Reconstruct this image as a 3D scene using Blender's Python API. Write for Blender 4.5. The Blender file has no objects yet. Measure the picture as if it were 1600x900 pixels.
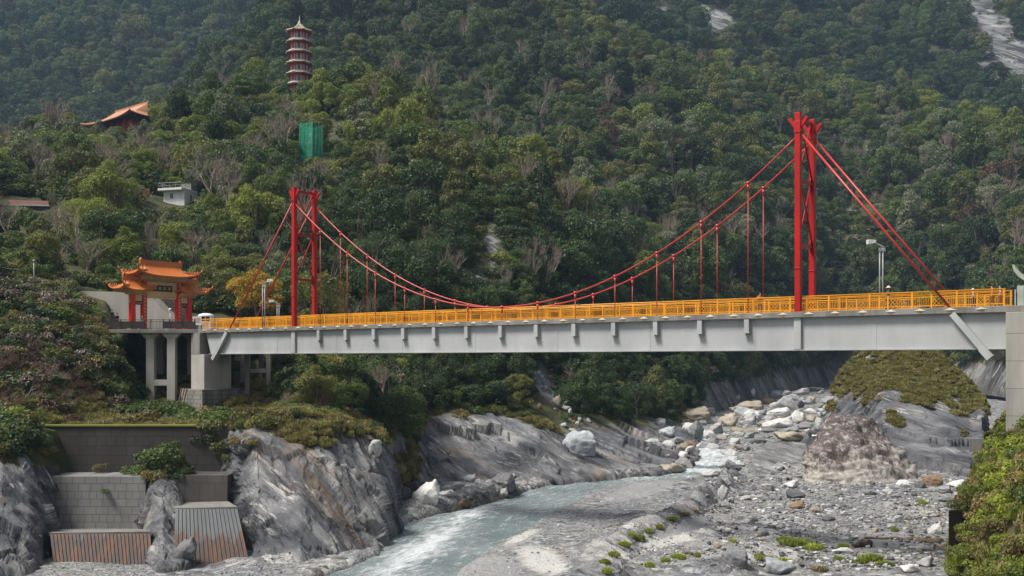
import bpy, bmesh, math, random
import numpy as np
from mathutils import Vector, Matrix, Euler
from mathutils.bvhtree import BVHTree

SC = bpy.context.scene
COL = SC.collection
# ------------------------------------------------------------------ camera
F = 1631.0            # focal length in pixels of the 1600 px wide frame
HZ = 564.0            # row of the horizon (camera is level; the lens is shifted)
cam_d = bpy.data.cameras.new("camera")
cam = bpy.data.objects.new("camera", cam_d)
COL.objects.link(cam)
cam.location = (0, 0, 0)
cam.rotation_euler = (math.radians(90), 0, 0)
cam_d.sensor_width = 36.0
cam_d.lens = 36.0 * F / 1600.0
cam_d.shift_y = (HZ - 450.0) / 1600.0
cam_d.clip_start = 0.5
cam_d.clip_end = 6000.0
SC.camera = cam
# ------------------------------------------------------------------ light
SUN_EL, SUN_AZ = math.radians(58), math.radians(-114)     # azimuth from +Y, clockwise: the sun stands high to the left, a little behind the camera
w = bpy.data.worlds.new("World")
SC.world = w
w.use_nodes = True
wn, wl = w.node_tree.nodes, w.node_tree.links
sky = wn.new("ShaderNodeTexSky")
sky.sky_type = 'NISHITA'
sky.sun_disc = False
sky.sun_elevation = SUN_EL
sky.sun_rotation = SUN_AZ
sky.air_density = 1.0
sky.dust_density = 3.0
sky.ozone_density = 1.0
bg = wn["Background"]
hs_ = wn.new("ShaderNodeHueSaturation")          # thin cloud greys the sky
hs_.inputs['Saturation'].default_value = 0.35
wl.new(sky.outputs[0], hs_.inputs['Color'])
wl.new(hs_.outputs[0], bg.inputs[0])
bg.inputs[1].default_value = 0.095
sun_d = bpy.data.lights.new("sun", 'SUN')
sun_d.energy = 3.9
sun_d.angle = math.radians(16)
sun_d.color = (1.0, 0.955, 0.89)
sun = bpy.data.objects.new("sun", sun_d)
COL.objects.link(sun)
sdir = Vector((math.sin(SUN_AZ) * math.cos(SUN_EL), math.cos(SUN_AZ) * math.cos(SUN_EL), math.sin(SUN_EL)))
sun.rotation_euler = sdir.to_track_quat('Z', 'Y').to_euler()
sun.location = (0, 0, 300)
vs = SC.view_settings
vs.view_transform = 'Standard'
vs.look = 'None'
vs.gamma = 1.0
vs.exposure = 0.45
SC.cycles.use_denoising = True
SC.cycles.max_bounces = 6
SC.cycles.diffuse_bounces = 3
SC.cycles.glossy_bounces = 2
SC.cycles.transmission_bounces = 4
SC.cycles.volume_bounces = 1
SC.cycles.transparent_max_bounces = 8
SC.cycles.sample_clamp_indirect = 4.0
# ------------------------------------------------------------------ helpers
rng = np.random.default_rng(7)
random.seed(7)

def P(px, py, Y):
    """world point seen at a place of the photograph, at depth Y"""
    return Vector(((px - 800.0) / F * Y, Y, (HZ - py) / F * Y))

def proj(v):
    return 800 + F * v[0] / v[1], HZ - F * v[2] / v[1]

def zg(Y):
    """mean height of the river bed"""
    return -16.0 + 0.02 * (np.asarray(Y, float) - 80.0)

def Yg(py):
    """depth at which the river bed is seen on that row"""
    return 17.6 * F / ((np.asarray(py, float) - HZ) + 0.02 * F)

def hash3(ix, iy, iz, seed=0):
    h = (ix.astype(np.int64) * 374761393 + iy.astype(np.int64) * 668265263 + iz.astype(np.int64) * 2147483647 + seed * 144665) & 0xFFFFFFFF
    h = ((h ^ (h >> 13)) * 1274126177) & 0xFFFFFFFF
    h = ((h ^ (h >> 16)) * 2246822519) & 0xFFFFFFFF
    h = h ^ (h >> 15)
    return (h & 0xFFFF) / 32767.5 - 1.0

def vnoise(p, seed=0):
    p = np.asarray(p, float)
    i = np.floor(p)
    f = p - i
    u = f * f * (3 - 2 * f)
    i = i.astype(np.int64)
    out = 0.0
    for dx in (0, 1):
        wx = u[..., 0] if dx else 1 - u[..., 0]
        for dy in (0, 1):
            wy = u[..., 1] if dy else 1 - u[..., 1]
            for dz in (0, 1):
                wz = u[..., 2] if dz else 1 - u[..., 2]
                out = out + wx * wy * wz * hash3(i[..., 0] + dx, i[..., 1] + dy, i[..., 2] + dz, seed)
    return out

def fbm(p, freq, octv=4, seed=0, gain=0.5, ridged=False):
    p = np.asarray(p, float) * freq
    a, s, tot = 1.0, 0.0, 0.0
    for k in range(octv):
        n = vnoise(p, seed + k * 17)
        if ridged:
            n = 1 - 2 * np.abs(n)
        s = s + a * n
        tot += a
        a *= gain
        p = p * 2.03 + 3.7
    return s / tot

def sstep(a, b, x):
    t = np.clip((x - a) / (b - a), 0, 1)
    return t * t * (3 - 2 * t)

# foliation frame of the schist: bands dip to the lower right of the view
_d1 = np.array([0.62, -0.30, -0.73]); _d1 /= np.linalg.norm(_d1)
_d3 = np.array([0.742, 0.552, 0.35]); _d3 -= _d1 * (_d1 @ _d3); _d3 /= np.linalg.norm(_d3)
_d2 = np.cross(_d3, _d1)
FOL = np.stack([_d1, _d2, _d3])
def fol(p, a=0.12, b=0.18, c=1.0):
    q = p @ FOL.T
    return q * np.array([a, b, c])

def mesh_np(name, verts, faces, smooth=False):
    """verts (N,3), faces (M,3|4)"""
    me = bpy.data.meshes.new(name)
    verts = np.asarray(verts, np.float32)
    faces = np.asarray(faces, np.int32)
    n, k = faces.shape
    me.vertices.add(len(verts)); me.vertices.foreach_set("co", verts.ravel())
    me.loops.add(n * k); me.loops.foreach_set("vertex_index", faces.ravel())
    me.polygons.add(n)
    me.polygons.foreach_set("loop_start", np.arange(0, n * k, k, dtype=np.int32))
    me.polygons.foreach_set("loop_total", np.full(n, k, np.int32))
    if smooth:
        me.polygons.foreach_set("use_smooth", np.ones(n, bool))
    me.update(calc_edges=True)
    return me

def link(name, me, mat=None, parent=None, loc=None):
    o = bpy.data.objects.new(name, me)
    COL.objects.link(o)
    if mat is not None and me is not None:
        if not me.materials:
            me.materials.append(mat)
    if parent is not None:
        o.parent = parent
    if loc is not None:
        o.location = loc
    return o

def empty(name, loc=(0, 0, 0), rz=0.0, sc=1.0):
    o = bpy.data.objects.new(name, None)
    o.empty_display_size = 0.5
    COL.objects.link(o)
    o.location = loc
    o.rotation_euler = (0, 0, rz)
    o.scale = (sc, sc, sc) if not hasattr(sc, '__len__') else sc
    return o

def tag(o, label=None, cat=None, group=None, kind=None):
    if label: o['label'] = label
    if cat: o['category'] = cat
    if group: o['group'] = group
    if kind: o['kind'] = kind
    return o

class MB:
    """collects boxes, bars, tubes, prisms and builds ONE mesh"""
    def __init__(s):
        s.v = []; s.f = []; s.sm = []
    def add(s, vs, fs, smooth=False):
        b = len(s.v)
        s.v += [tuple(v) for v in vs]
        s.f += [tuple(b + i for i in f) for f in fs]
        s.sm += [smooth] * len(fs)
        return s
    def box(s, x0, x1, y0, y1, z0, z1):
        vs = [(x, y, z) for z in (z0, z1) for y in (y0, y1) for x in (x0, x1)]
        return s.add(vs, [(0, 2, 3, 1), (4, 5, 7, 6), (0, 1, 5, 4), (2, 6, 7, 3), (0, 4, 6, 2), (1, 3, 7, 5)])
    def hexa(s, p):
        """8 points: bottom ring 4, top ring 4"""
        return s.add(p, [(3, 2, 1, 0), (4, 5, 6, 7), (0, 1, 5, 4), (1, 2, 6, 5), (2, 3, 7, 6), (3, 0, 4, 7)])
    def bar(s, a, b, w, h=None, up=(0, 0, 1)):
        """rectangular bar from a to b"""
        h = w if h is None else h
        a, b = Vector(a), Vector(b)
        d = (b - a).normalized()
        u = Vector(up)
        if abs(d.dot(u)) > 0.98:
            u = Vector((0.599, 0.801, 0))
        x = d.cross(u).normalized() * (w / 2)
        y = x.cross(d).normalized() * (h / 2)
        return s.hexa([a - x - y, a + x - y, a + x + y, a - x + y, b - x - y, b + x - y, b + x + y, b - x + y])
    def tube(s, pts, r, n=8, cap=True, smooth=True):
        pts = [Vector(p) for p in pts]
        rs = r if hasattr(r, '__len__') else [r] * len(pts)
        vs, fs = [], []
        prev = None
        for i, p in enumerate(pts):
            d = (pts[min(i + 1, len(pts) - 1)] - pts[max(i - 1, 0)]).normalized()
            if prev is None:
                a = d.cross(Vector((0, 0, 1)))
                if a.length < 1e-3: a = d.cross(Vector((1, 0, 0)))
            else:
                a = prev - d * prev.dot(d)
            a.normalize(); prev = a
            b = d.cross(a)
            for k in range(n):
                t = 2 * math.pi * k / n
                vs.append(p + (a * math.cos(t) + b * math.sin(t)) * rs[i])
        for i in range(len(pts) - 1):
            for k in range(n):
                fs.append((i * n + k, i * n + (k + 1) % n, (i + 1) * n + (k + 1) % n, (i + 1) * n + k))
        if cap:
            fs.append(tuple(range(n - 1, -1, -1)))
            fs.append(tuple((len(pts) - 1) * n + k for k in range(n)))
        return s.add(vs, fs, smooth)
    def lathe(s, prof, c=(0, 0, 0), n=16, smooth=True, rot=0.0):
        """prof: (r, z)"""
        vs, fs = [], []
        for r, z in prof:
            for k in range(n):
                t = 2 * math.pi * k / n + rot
                vs.append((c[0] + r * math.cos(t), c[1] + r * math.sin(t), c[2] + z))
        m = len(prof)
        for i in range(m - 1):
            for k in range(n):
                fs.append((i * n + k, i * n + (k + 1) % n, (i + 1) * n + (k + 1) % n, (i + 1) * n + k))
        fs.append(tuple(range(n - 1, -1, -1)))
        fs.append(tuple((m - 1) * n + k for k in range(n)))
        return s.add(vs, fs, smooth)
    def prism(s, outline, h0, h1, ax='z'):
        """outline 2D list extruded from h0 to h1 along ax"""
        n = len(outline)
        if ax == 'z': g = lambda p, h: (p[0], p[1], h)
        elif ax == 'y': g = lambda p, h: (p[0], h, p[1])
        else: g = lambda p, h: (h, p[0], p[1])
        vs = [g(p, h0) for p in outline] + [g(p, h1) for p in outline]
        fs = [tuple(range(n - 1, -1, -1)), tuple(range(n, 2 * n))]
        fs += [(i, (i + 1) % n, n + (i + 1) % n, n + i) for i in range(n)]
        return s.add(vs, fs)
    def ball(s, c, r, n=10, sq=(1, 1, 1)):
        prof = []
        m = max(5, n // 2 + 1)
        vs, fs = [], []
        for i in range(m + 1):
            ph = math.pi * i / m
            for k in range(n):
                t = 2 * math.pi * k / n
                vs.append((c[0] + r * sq[0] * math.sin(ph) * math.cos(t), c[1] + r * sq[1] * math.sin(ph) * math.sin(t), c[2] + r * sq[2] * math.cos(ph)))
        for i in range(m):
            for k in range(n):
                fs.append((i * n + k, (i + 1) * n + k, (i + 1) * n + (k + 1) % n, i * n + (k + 1) % n))
        return s.add(vs, fs, True)
    def map(s, fn):
        s.v = [tuple(fn(Vector(v))) for v in s.v]
        return s
    def build(s, name, mat, parent=None, bevel=0.0, loc=None):
        me = bpy.data.meshes.new(name)
        me.from_pydata(s.v, [], s.f)
        me.polygons.foreach_set("use_smooth", np.array(s.sm, bool))
        bm = bmesh.new(); bm.from_mesh(me)
        bmesh.ops.recalc_face_normals(bm, faces=bm.faces)
        bm.to_mesh(me); bm.free()
        me.update()
        o = link(name, me, mat, parent, loc)
        if bevel:
            m = o.modifiers.new("bevel", 'BEVEL'); m.width = bevel; m.segments = 2; m.limit_method = 'ANGLE'
        return o

# ------------------------------------------------------------------ materials
def nodes_of(m):
    m.use_nodes = True
    return m.node_tree.nodes, m.node_tree.links

def ramp(n, stops, interp='LINEAR'):
    r = n.new("ShaderNodeValToRGB")
    r.color_ramp.interpolation = interp
    el = r.color_ramp.elements
    while len(el) < len(stops): el.new(0.5)
    for e, (p, c) in zip(el, stops):
        e.position = p
        e.color = (c[0], c[1], c[2], 1) if hasattr(c, '__len__') else (c, c, c, 1)
    return r

def noise_node(n, l, vec, scale, detail=4, rough=0.55):
    t = n.new("ShaderNodeTexNoise")
    t.inputs['Scale'].default_value = scale
    t.inputs['Detail'].default_value = detail
    t.inputs['Roughness'].default_value = rough
    if vec is not None: l.new(vec, t.inputs['Vector'])
    return t

def mixc(n, l, fac, a, b, mode='MIX'):
    m = n.new("ShaderNodeMix"); m.data_type = 'RGBA'; m.blend_type = mode
    for sock, v in ((m.inputs[0], fac), (m.inputs[6], a), (m.inputs[7], b)):
        if hasattr(v, 'is_linked') or hasattr(v, 'links'):
            l.new(v, sock)
        elif hasattr(v, '__len__'):
            sock.default_value = (v[0], v[1], v[2], 1)
        else:
            sock.default_value = v
    return m.outputs[2]

def mth(n, l, op, a, b=0.0, clamp=False):
    m = n.new("ShaderNodeMath"); m.operation = op; m.use_clamp = clamp
    for sock, v in ((m.inputs[0], a), (m.inputs[1], b)):
        if hasattr(v, 'links'): l.new(v, sock)
        else: sock.default_value = v
    return m.outputs[0]

def attr(n, name):
    a = n.new("ShaderNodeAttribute"); a.attribute_name = name
    return a.outputs['Fac']

def bump(n, l, h, strength, dist, bsdf):
    b = n.new("ShaderNodeBump"); b.inputs['Strength'].default_value = strength; b.inputs['Distance'].default_value = dist
    l.new(h, b.inputs['Height']); l.new(b.outputs[0], bsdf.inputs['Normal'])
    return b

def paint(name, c, rough=0.45, spec=0.5, dirt=0.25, scale=1.5, dirtcol=(0.06, 0.05, 0.04), metal=0.0, streak=False, bmp=0.05):
    """painted or plain surface with mottled wear and grime"""
    m = bpy.data.materials.new(name); n, l = nodes_of(m)
    b = n["Principled BSDF"]
    b.inputs['Roughness'].default_value = rough
    b.inputs['Specular IOR Level'].default_value = spec
    b.inputs['Metallic'].default_value = metal
    g = n.new("ShaderNodeNewGeometry")
    vec = g.outputs['Position']
    if streak:
        mp = n.new("ShaderNodeMapping"); mp.inputs['Scale'].default_value = (1, 1, 0.12); l.new(vec, mp.inputs[0]); vec = mp.outputs[0]
    t = noise_node(n, l, vec, scale, 6, 0.65)
    r = ramp(n, [(0.38, 1.0), (0.72, 0.0)]); l.new(t.outputs[0], r.inputs[0])
    f = mth(n, l, 'MULTIPLY', mth(n, l, 'SUBTRACT', 1.0, r.outputs[0]), dirt)
    t2 = noise_node(n, l, g.outputs['Position'], scale * 0.35, 3)
    v = ramp(n, [(0.3, 0.82), (0.7, 1.1)]); l.new(t2.outputs[0], v.inputs[0])
    c1 = mixc(n, l, 1.0, c, v.outputs[0], 'MULTIPLY')
    l.new(mixc(n, l, f, c1, dirtcol), b.inputs['Base Color'])
    if bmp:
        t3 = noise_node(n, l, g.outputs['Position'], 14, 4)
        bump(n, l, t3.outputs[0], bmp * 4, 0.02, b)
    return m

def rotmat_mapping(n, l, vec, M, scale):
    """vec -> foliation frame coordinates, scaled (three dot products)"""
    comb = n.new("ShaderNodeCombineXYZ")
    for i in range(3):
        d = n.new("ShaderNodeVectorMath"); d.operation = 'DOT_PRODUCT'
        l.new(vec, d.inputs[0]); d.inputs[1].default_value = tuple(M[i] * scale[i])
        l.new(d.outputs['Value'], comb.inputs[i])
    return comb.outputs[0]

def rock_colour(n, l, vec, dark=(0.03, 0.032, 0.037), mid=(0.088, 0.091, 0.10), light=(0.27, 0.268, 0.262), vein=0.75, rust=0.5, fs=1.0):
    """foliated grey schist: stretched bands, white marble veins, rust stains; returns colour, height"""
    v1 = rotmat_mapping(n, l, vec, FOL, (0.09 * fs, 0.13 * fs, 0.48 * fs))
    a = noise_node(n, l, v1, 1.0, 9, 0.64)
    big = noise_node(n, l, vec, 0.13 * fs, 6, 0.62)
    s = mth(n, l, 'ADD', mth(n, l, 'MULTIPLY', a.outputs[0], 0.55), mth(n, l, 'MULTIPLY', big.outputs[0], 0.45))
    r = ramp(n, [(0.38, dark), (0.47, mid), (0.55, [0.5 * (x + y) for x, y in zip(mid, light)]), (0.63, light)])
    l.new(s, r.inputs[0])
    v2 = rotmat_mapping(n, l, vec, FOL, (0.22 * fs, 0.3 * fs, 1.9 * fs))
    w1 = noise_node(n, l, v2, 1.0, 6, 0.7)
    wv = ramp(n, [(0.53, 0), (0.62, 1)]); l.new(w1.outputs[0], wv.inputs[0])
    bm_ = noise_node(n, l, vec, 0.16 * fs, 3); bmr = ramp(n, [(0.5, 0), (0.62, 1)]); l.new(bm_.outputs[0], bmr.inputs[0])
    fac = mth(n, l, 'MULTIPLY', mth(n, l, 'MULTIPLY', wv.outputs[0], bmr.outputs[0]), vein)
    c = mixc(n, l, fac, r.outputs[0], (0.52, 0.5, 0.46))
    ru = noise_node(n, l, v1, 0.6, 5, 0.7); rr = ramp(n, [(0.57, 0), (0.70, 1)]); l.new(ru.outputs[0], rr.inputs[0])
    c = mixc(n, l, mth(n, l, 'MULTIPLY', rr.outputs[0], rust), c, (0.24, 0.155, 0.085))
    v4 = rotmat_mapping(n, l, vec, FOL, (0.5 * fs, 0.7 * fs, 3.2 * fs))
    fine = noise_node(n, l, v4, 1.0, 5, 0.7)
    fr = ramp(n, [(0.3, 0.76), (0.7, 1.2)]); l.new(fine.outputs[0], fr.inputs[0])
    c = mixc(n, l, 1.0, c, fr.outputs[0], 'MULTIPLY')
    h = mth(n, l, 'ADD', mth(n, l, 'MULTIPLY', a.outputs[0], 0.8), mth(n, l, 'MULTIPLY', fine.outputs[0], 0.5))
    # broken slabs: cells drawn out along the dip, with dark joints between them
    v5 = rotmat_mapping(n, l, vec, FOL, (0.07 * fs, 0.10 * fs, 0.42 * fs))
    wob = noise_node(n, l, vec, 0.5 * fs, 4, 0.6)
    va = n.new("ShaderNodeVectorMath"); va.operation = 'MULTIPLY_ADD'; l.new(wob.outputs['Color'], va.inputs[0]); va.inputs[1].default_value = (0.45, 0.45, 0.45); l.new(v5, va.inputs[2])
    vo = n.new("ShaderNodeTexVoronoi"); vo.feature = 'DISTANCE_TO_EDGE'; l.new(va.outputs[0], vo.inputs['Vector']); vo.inputs['Scale'].default_value = 1.0
    jr = ramp(n, [(0.0, 0.50), (0.02, 0.9), (0.045, 1.0)]); l.new(vo.outputs['Distance'], jr.inputs[0])
    vc = n.new("ShaderNodeTexVoronoi"); l.new(va.outputs[0], vc.inputs['Vector']); vc.inputs['Scale'].default_value = 1.0
    sc_ = n.new("ShaderNodeSeparateColor"); l.new(vc.outputs['Color'], sc_.inputs[0])
    tone = ramp(n, [(0, 0.86), (1, 1.12)]); l.new(sc_.outputs[0], tone.inputs[0])
    c = mixc(n, l, 1.0, mixc(n, l, 1.0, c, tone.outputs[0], 'MULTIPLY'), jr.outputs[0], 'MULTIPLY')
    h = mth(n, l, 'ADD', mth(n, l, 'ADD', h, mth(n, l, 'MULTIPLY', sc_.outputs[1], 0.3)), mth(n, l, 'MULTIPLY', jr.outputs[0], 0.2))
    return c, h

def mat_ground(name, floor=((0.018, 0.02, 0.009), (0.055, 0.06, 0.02), (0.10, 0.085, 0.045)), fs=1.0, rock=None, ragged=1.6):
    """hillside: rock where the attribute 'rock' says so, otherwise forest floor; ragged border"""
    m = bpy.data.materials.new(name); n, l = nodes_of(m)
    b = n["Principled BSDF"]; b.inputs['Roughness'].default_value = 0.85; b.inputs['Specular IOR Level'].default_value = 0.25
    g = n.new("ShaderNodeNewGeometry"); vec = g.outputs['Position']
    rc, rh = rock_colour(n, l, vec, fs=fs, **(rock or {}))
    t = noise_node(n, l, vec, 0.35 * fs, 7, 0.7)
    fl = ramp(n, [(0.36, floor[0]), (0.52, floor[1]), (0.68, floor[2])]); l.new(t.outputs[0], fl.inputs[0])
    e = noise_node(n, l, vec, 0.5 * fs, 6, 0.7)
    k = mth(n, l, 'ADD', attr(n, 'rock'), mth(n, l, 'MULTIPLY', mth(n, l, 'SUBTRACT', e.outputs[0], 0.5), ragged))
    kr = ramp(n, [(0.44, 0), (0.56, 1)]); l.new(k, kr.inputs[0])
    l.new(mixc(n, l, kr.outputs[0], fl.outputs[0], rc), b.inputs['Base Color'])
    bump(n, l, mth(n, l, 'ADD', rh, mth(n, l, 'MULTIPLY', t.outputs[0], 0.5)), 0.9, 0.5 / fs, b)
    return m

def mat_leaf(name, c, c2, var=0.35, transl=0.3):
    """leaves: colour varies from plant to plant and from clump to clump"""
    m = bpy.data.materials.new(name); n, l = nodes_of(m)
    out = n["Material Output"]; n.remove(n["Principled BSDF"])
    oi = n.new("ShaderNodeObjectInfo")
    g = n.new("ShaderNodeNewGeometry")
    t = noise_node(n, l, g.outputs['Position'], 0.8, 3, 0.6)
    s = mth(n, l, 'ADD', mth(n, l, 'MULTIPLY', oi.outputs['Random'], 0.55), mth(n, l, 'MULTIPLY', t.outputs[0], 0.75))
    r = ramp(n, [(0.25, c), (0.85, c2)]); l.new(s, r.inputs[0])
    d = n.new("ShaderNodeBsdfPrincipled"); d.inputs['Roughness'].default_value = 0.55; d.inputs['Specular IOR Level'].default_value = 0.3
    l.new(r.outputs[0], d.inputs['Base Color'])
    tr = n.new("ShaderNodeBsdfTranslucent"); l.new(mixc(n, l, 1.0, r.outputs[0], (1.1, 1.25, 0.6), 'MULTIPLY'), tr.inputs[0])
    mx = n.new("ShaderNodeMixShader"); mx.inputs[0].default_value = transl
    l.new(d.outputs[0], mx.inputs[1]); l.new(tr.outputs[0], mx.inputs[2]); l.new(mx.outputs[0], out.inputs[0])
    return m

MAT = {}
MAT['red'] = paint("red_paint", (0.40, 0.008, 0.006), 0.5, 0.25, 0.3, 0.8, (0.16, 0.03, 0.02))
MAT['cable'] = paint("red_cable_paint", (0.46, 0.03, 0.024), 0.36, 0.5, 0.2, 2.0, (0.2, 0.06, 0.05))
MAT['yellow'] = paint("orange_yellow_paint", (0.78, 0.32, 0.008), 0.42, 0.45, 0.25, 1.2, (0.42, 0.14, 0.01))
MAT['girder'] = paint("grey_girder_paint", (0.40, 0.412, 0.41), 0.5, 0.3, 0.34, 0.6, (0.24, 0.25, 0.23), streak=True)
MAT['concrete'] = paint("weathered_concrete", (0.25, 0.24, 0.215), 0.85, 0.25, 0.75, 0.7, (0.075, 0.07, 0.062), streak=True, bmp=0.12)
MAT['pale_concrete'] = paint("pale_concrete", (0.46, 0.44, 0.39), 0.85, 0.25, 0.45, 0.5, (0.16, 0.15, 0.13), streak=True, bmp=0.1)
MAT['plate'] = paint("cream_plate", (0.50, 0.44, 0.33), 0.6, 0.3, 0.35, 2.0)
MAT['steel'] = paint("galvanised_steel", (0.36, 0.37, 0.38), 0.45, 0.5, 0.3, 2.0)
MAT['dark_metal'] = paint("dark_brown_metal", (0.035, 0.026, 0.022), 0.55, 0.4, 0.3, 2.0, (0.09, 0.06, 0.04))
MAT['white'] = paint("white_wall_paint", (0.72, 0.73, 0.73), 0.7, 0.3, 0.3, 0.6, (0.38, 0.38, 0.35), streak=True)
MAT['glass'] = paint("dark_window_glass", (0.03, 0.035, 0.04), 0.15, 0.6, 0.1, 1.0)
MAT['tile'] = paint("orange_glazed_tile", (0.52, 0.145, 0.022), 0.36, 0.5, 0.35, 1.5, (0.25, 0.07, 0.02))
MAT['cream'] = paint("cream_stone", (0.60, 0.43, 0.20), 0.6, 0.3, 0.4, 2.5, (0.30, 0.17, 0.07))
MAT['gate_red'] = paint("red_column_paint", (0.62, 0.012, 0.008), 0.4, 0.45, 0.12, 1.2, (0.3, 0.02, 0.01))
MAT['black'] = paint("black_plaque", (0.02, 0.018, 0.016), 0.4, 0.4, 0.15, 2.0)
MAT['gold'] = paint("gold_paint", (0.78, 0.50, 0.10), 0.45, 0.4, 0.15, 3.0)
MAT['bark'] = paint("tree_bark", (0.13, 0.105, 0.08), 0.9, 0.2, 0.6, 2.0, (0.05, 0.04, 0.03), streak=True, bmp=0.2)
MAT['pale_bark'] = paint("pale_bark", (0.30, 0.25, 0.20), 0.9, 0.2, 0.5, 2.0, (0.12, 0.1, 0.08), streak=True, bmp=0.2)
# ------------------------------------------------------------------ terrain
def interp_cols(cols, pxs):
    """columns (px, [(py, Y), ...]) -> arrays (npx, K) of Y and z, smoothly blended across"""
    cp = np.array([c[0] for c in cols], float)
    K = len(cols[0][1])
    Yk = np.empty((len(pxs), K)); zk = np.empty((len(pxs), K))
    for k in range(K):
        yy = np.array([c[1][k][1] for c in cols], float)
        rr = np.array([(HZ - c[1][k][0]) / F for c in cols], float)
        Yk[:, k] = np.interp(pxs, cp, yy)
        zk[:, k] = np.interp(pxs, cp, rr) * Yk[:, k]
    return Yk, zk

LANDS = []          # (name, verts grid (npx,ns,3), rock grid)
BVH = {}

def blur(a, n, axis):
    for _ in range(n):
        p = np.concatenate([np.take(a, [0], axis), a, np.take(a, [-1], axis)], axis)
        s = a.shape[axis]
        a = 0.25 * np.take(p, range(0, s), axis) + 0.5 * np.take(p, range(1, s + 1), axis) + 0.25 * np.take(p, range(2, s + 2), axis)
    return a

def grid_normals(g):
    du = np.gradient(g, axis=0); dv = np.gradient(g, axis=1)
    n = np.cross(du, dv)
    n /= np.linalg.norm(n, axis=2, keepdims=True) + 1e-9
    return n

def loft(name, cols, npx, segs, mat, rockfn, disp, skirt=2.5, back=True, bl=(6, 2), holes=None):
    """a slope lofted from columns of (row, depth) knots. segs = subdivisions between knots"""
    px = np.linspace(cols[0][0], cols[-1][0], npx)
    Yk, zk = interp_cols(cols, px)
    # a skirt below the foot and a slope falling away behind the crest
    Yk = np.concatenate([Yk[:, :1] - 1.2, Yk], 1); zk = np.concatenate([zk[:, :1] - skirt, zk], 1)
    segs = [4] + list(segs)
    if back:
        Yk = np.concatenate([Yk, Yk[:, -1:] * 1.12, Yk[:, -1:] * 1.3], 1)
        zk = np.concatenate([zk, zk[:, -1:] - 0.03 * Yk[:, -3:-2], zk[:, -1:] - 0.16 * Yk[:, -3:-2]], 1)
        segs += [12, 6]
    kk, s_id = [], []
    for i, n in enumerate(segs):
        kk += [i + j / n for j in range(n)]
    kk.append(len(segs))
    kk = np.array(kk)
    i0 = np.clip(np.floor(kk).astype(int), 0, len(segs) - 1); f = kk - i0
    Yg_ = Yk[:, i0] * (1 - f) + Yk[:, i0 + 1] * f
    zg_ = zk[:, i0] * (1 - f) + zk[:, i0 + 1] * f
    g = np.stack([(px[:, None] - 800) / F * Yg_, Yg_, zg_], 2)
    g = blur(g, bl[0], 0); g = blur(g, bl[1], 1)
    pr, pc = px[:, None] + 0 * Yg_, HZ - F * g[:, :, 2] / g[:, :, 1]
    rk = np.clip(rockfn(pr, pc, kk[None, :] + 0 * pr, g), 0, 1)
    rk = blur(blur(rk, 3, 0), 2, 1)
    nrm = grid_normals(g)
    if nrm[:, :, 2].mean() < 0: nrm = -nrm
    g = g + nrm * disp(g, rk)[:, :, None]
    n1, n2 = g.shape[:2]
    idx = np.arange(n1 * n2).reshape(n1, n2)
    a, b, c, d = idx[:-1, :-1], idx[1:, :-1], idx[1:, 1:], idx[:-1, 1:]
    faces = np.stack([a, b, c, d], 2).reshape(-1, 4)
    me = mesh_np(name, g.reshape(-1, 3), faces, name in ('hillside', 'far_mountain', 'right_bank'))
    at = me.attributes.new("rock", 'FLOAT', 'POINT'); at.data.foreach_set("value", rk.astype(np.float32).ravel())
    o = link(name, me, mat)
    LANDS.append((name, g, rk, pr, kk))
    BVH[name] = BVHTree.FromPolygons(g.reshape(-1, 3).tolist(), faces.tolist())
    return o

def blob(px, py, cx, cy, rx, ry, rot=0.0):
    c, s = math.cos(math.radians(rot)), math.sin(math.radians(rot))
    dx, dy = px - cx, py - cy
    u, v = (dx * c + dy * s) / rx, (-dx * s + dy * c) / ry
    return np.exp(-(u * u + v * v))

def facets(q, seed):
    """broken slabs: every cell is a tilted plane of its own, so borders are sharp edges"""
    i = np.floor(q).astype(np.int64); best = np.full(len(q), 1e9); val = np.zeros(len(q)); edge = np.full(len(q), 1e9)
    for dx in (-1, 0, 1):
        for dy in (-1, 0, 1):
            for dz in (-1, 0, 1):
                c = i + np.array([dx, dy, dz])
                o = np.stack([hash3(c[:, 0], c[:, 1], c[:, 2], seed + k) * .5 + .5 for k in range(3)], 1)
                v = q - (c + o); d = (v * v).sum(1)
                t = np.stack([hash3(c[:, 0], c[:, 1], c[:, 2], seed + 5 + k) for k in range(3)], 1)
                h = hash3(c[:, 0], c[:, 1], c[:, 2], seed + 9) * .6 + (v * t).sum(1) * .9
                m = d < best
                val = np.where(m, h, val); best = np.where(m, d, best)
    return val

def rockdisp(g, rk, amp, f=0.10):
    """slabs breaking along the foliation, stronger where rock is bare"""
    p = g.reshape(-1, 3)
    rkf = rk.ravel()
    wob = np.stack([fbm(p, 0.35, 3, 81 + k) for k in range(3)], 1)
    q = (p + 0.9 * wob) @ FOL.T
    out = np.zeros(len(p)); m = rkf > 0.03
    far = p[:, 1]
    for sc, a_, sd, cut in ((np.array([.075, .10, .20]), 0.85, 1, 215), (np.array([.20, .26, .60]), 0.40, 20, 160), (np.array([.55, .7, 1.7]), 0.15, 40, 135)):
        mm = m & (far < cut)
        if mm.any(): out[mm] += a_ * facets(q[mm] * sc, sd) * np.clip((cut - far[mm]) / (cut * .3), 0, 1)
    b = fbm(p, f, 4, 11)
    r = fbm(fol(p, 0.3, 0.45, 1.3), 1.0, 4, 33, 0.6, True) * np.clip((170 - far) / 60, 0, 1)
    d = (out + 0.10 * r) * rkf + 0.8 * b
    return np.asarray(amp) * d.reshape(rk.shape)

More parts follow.
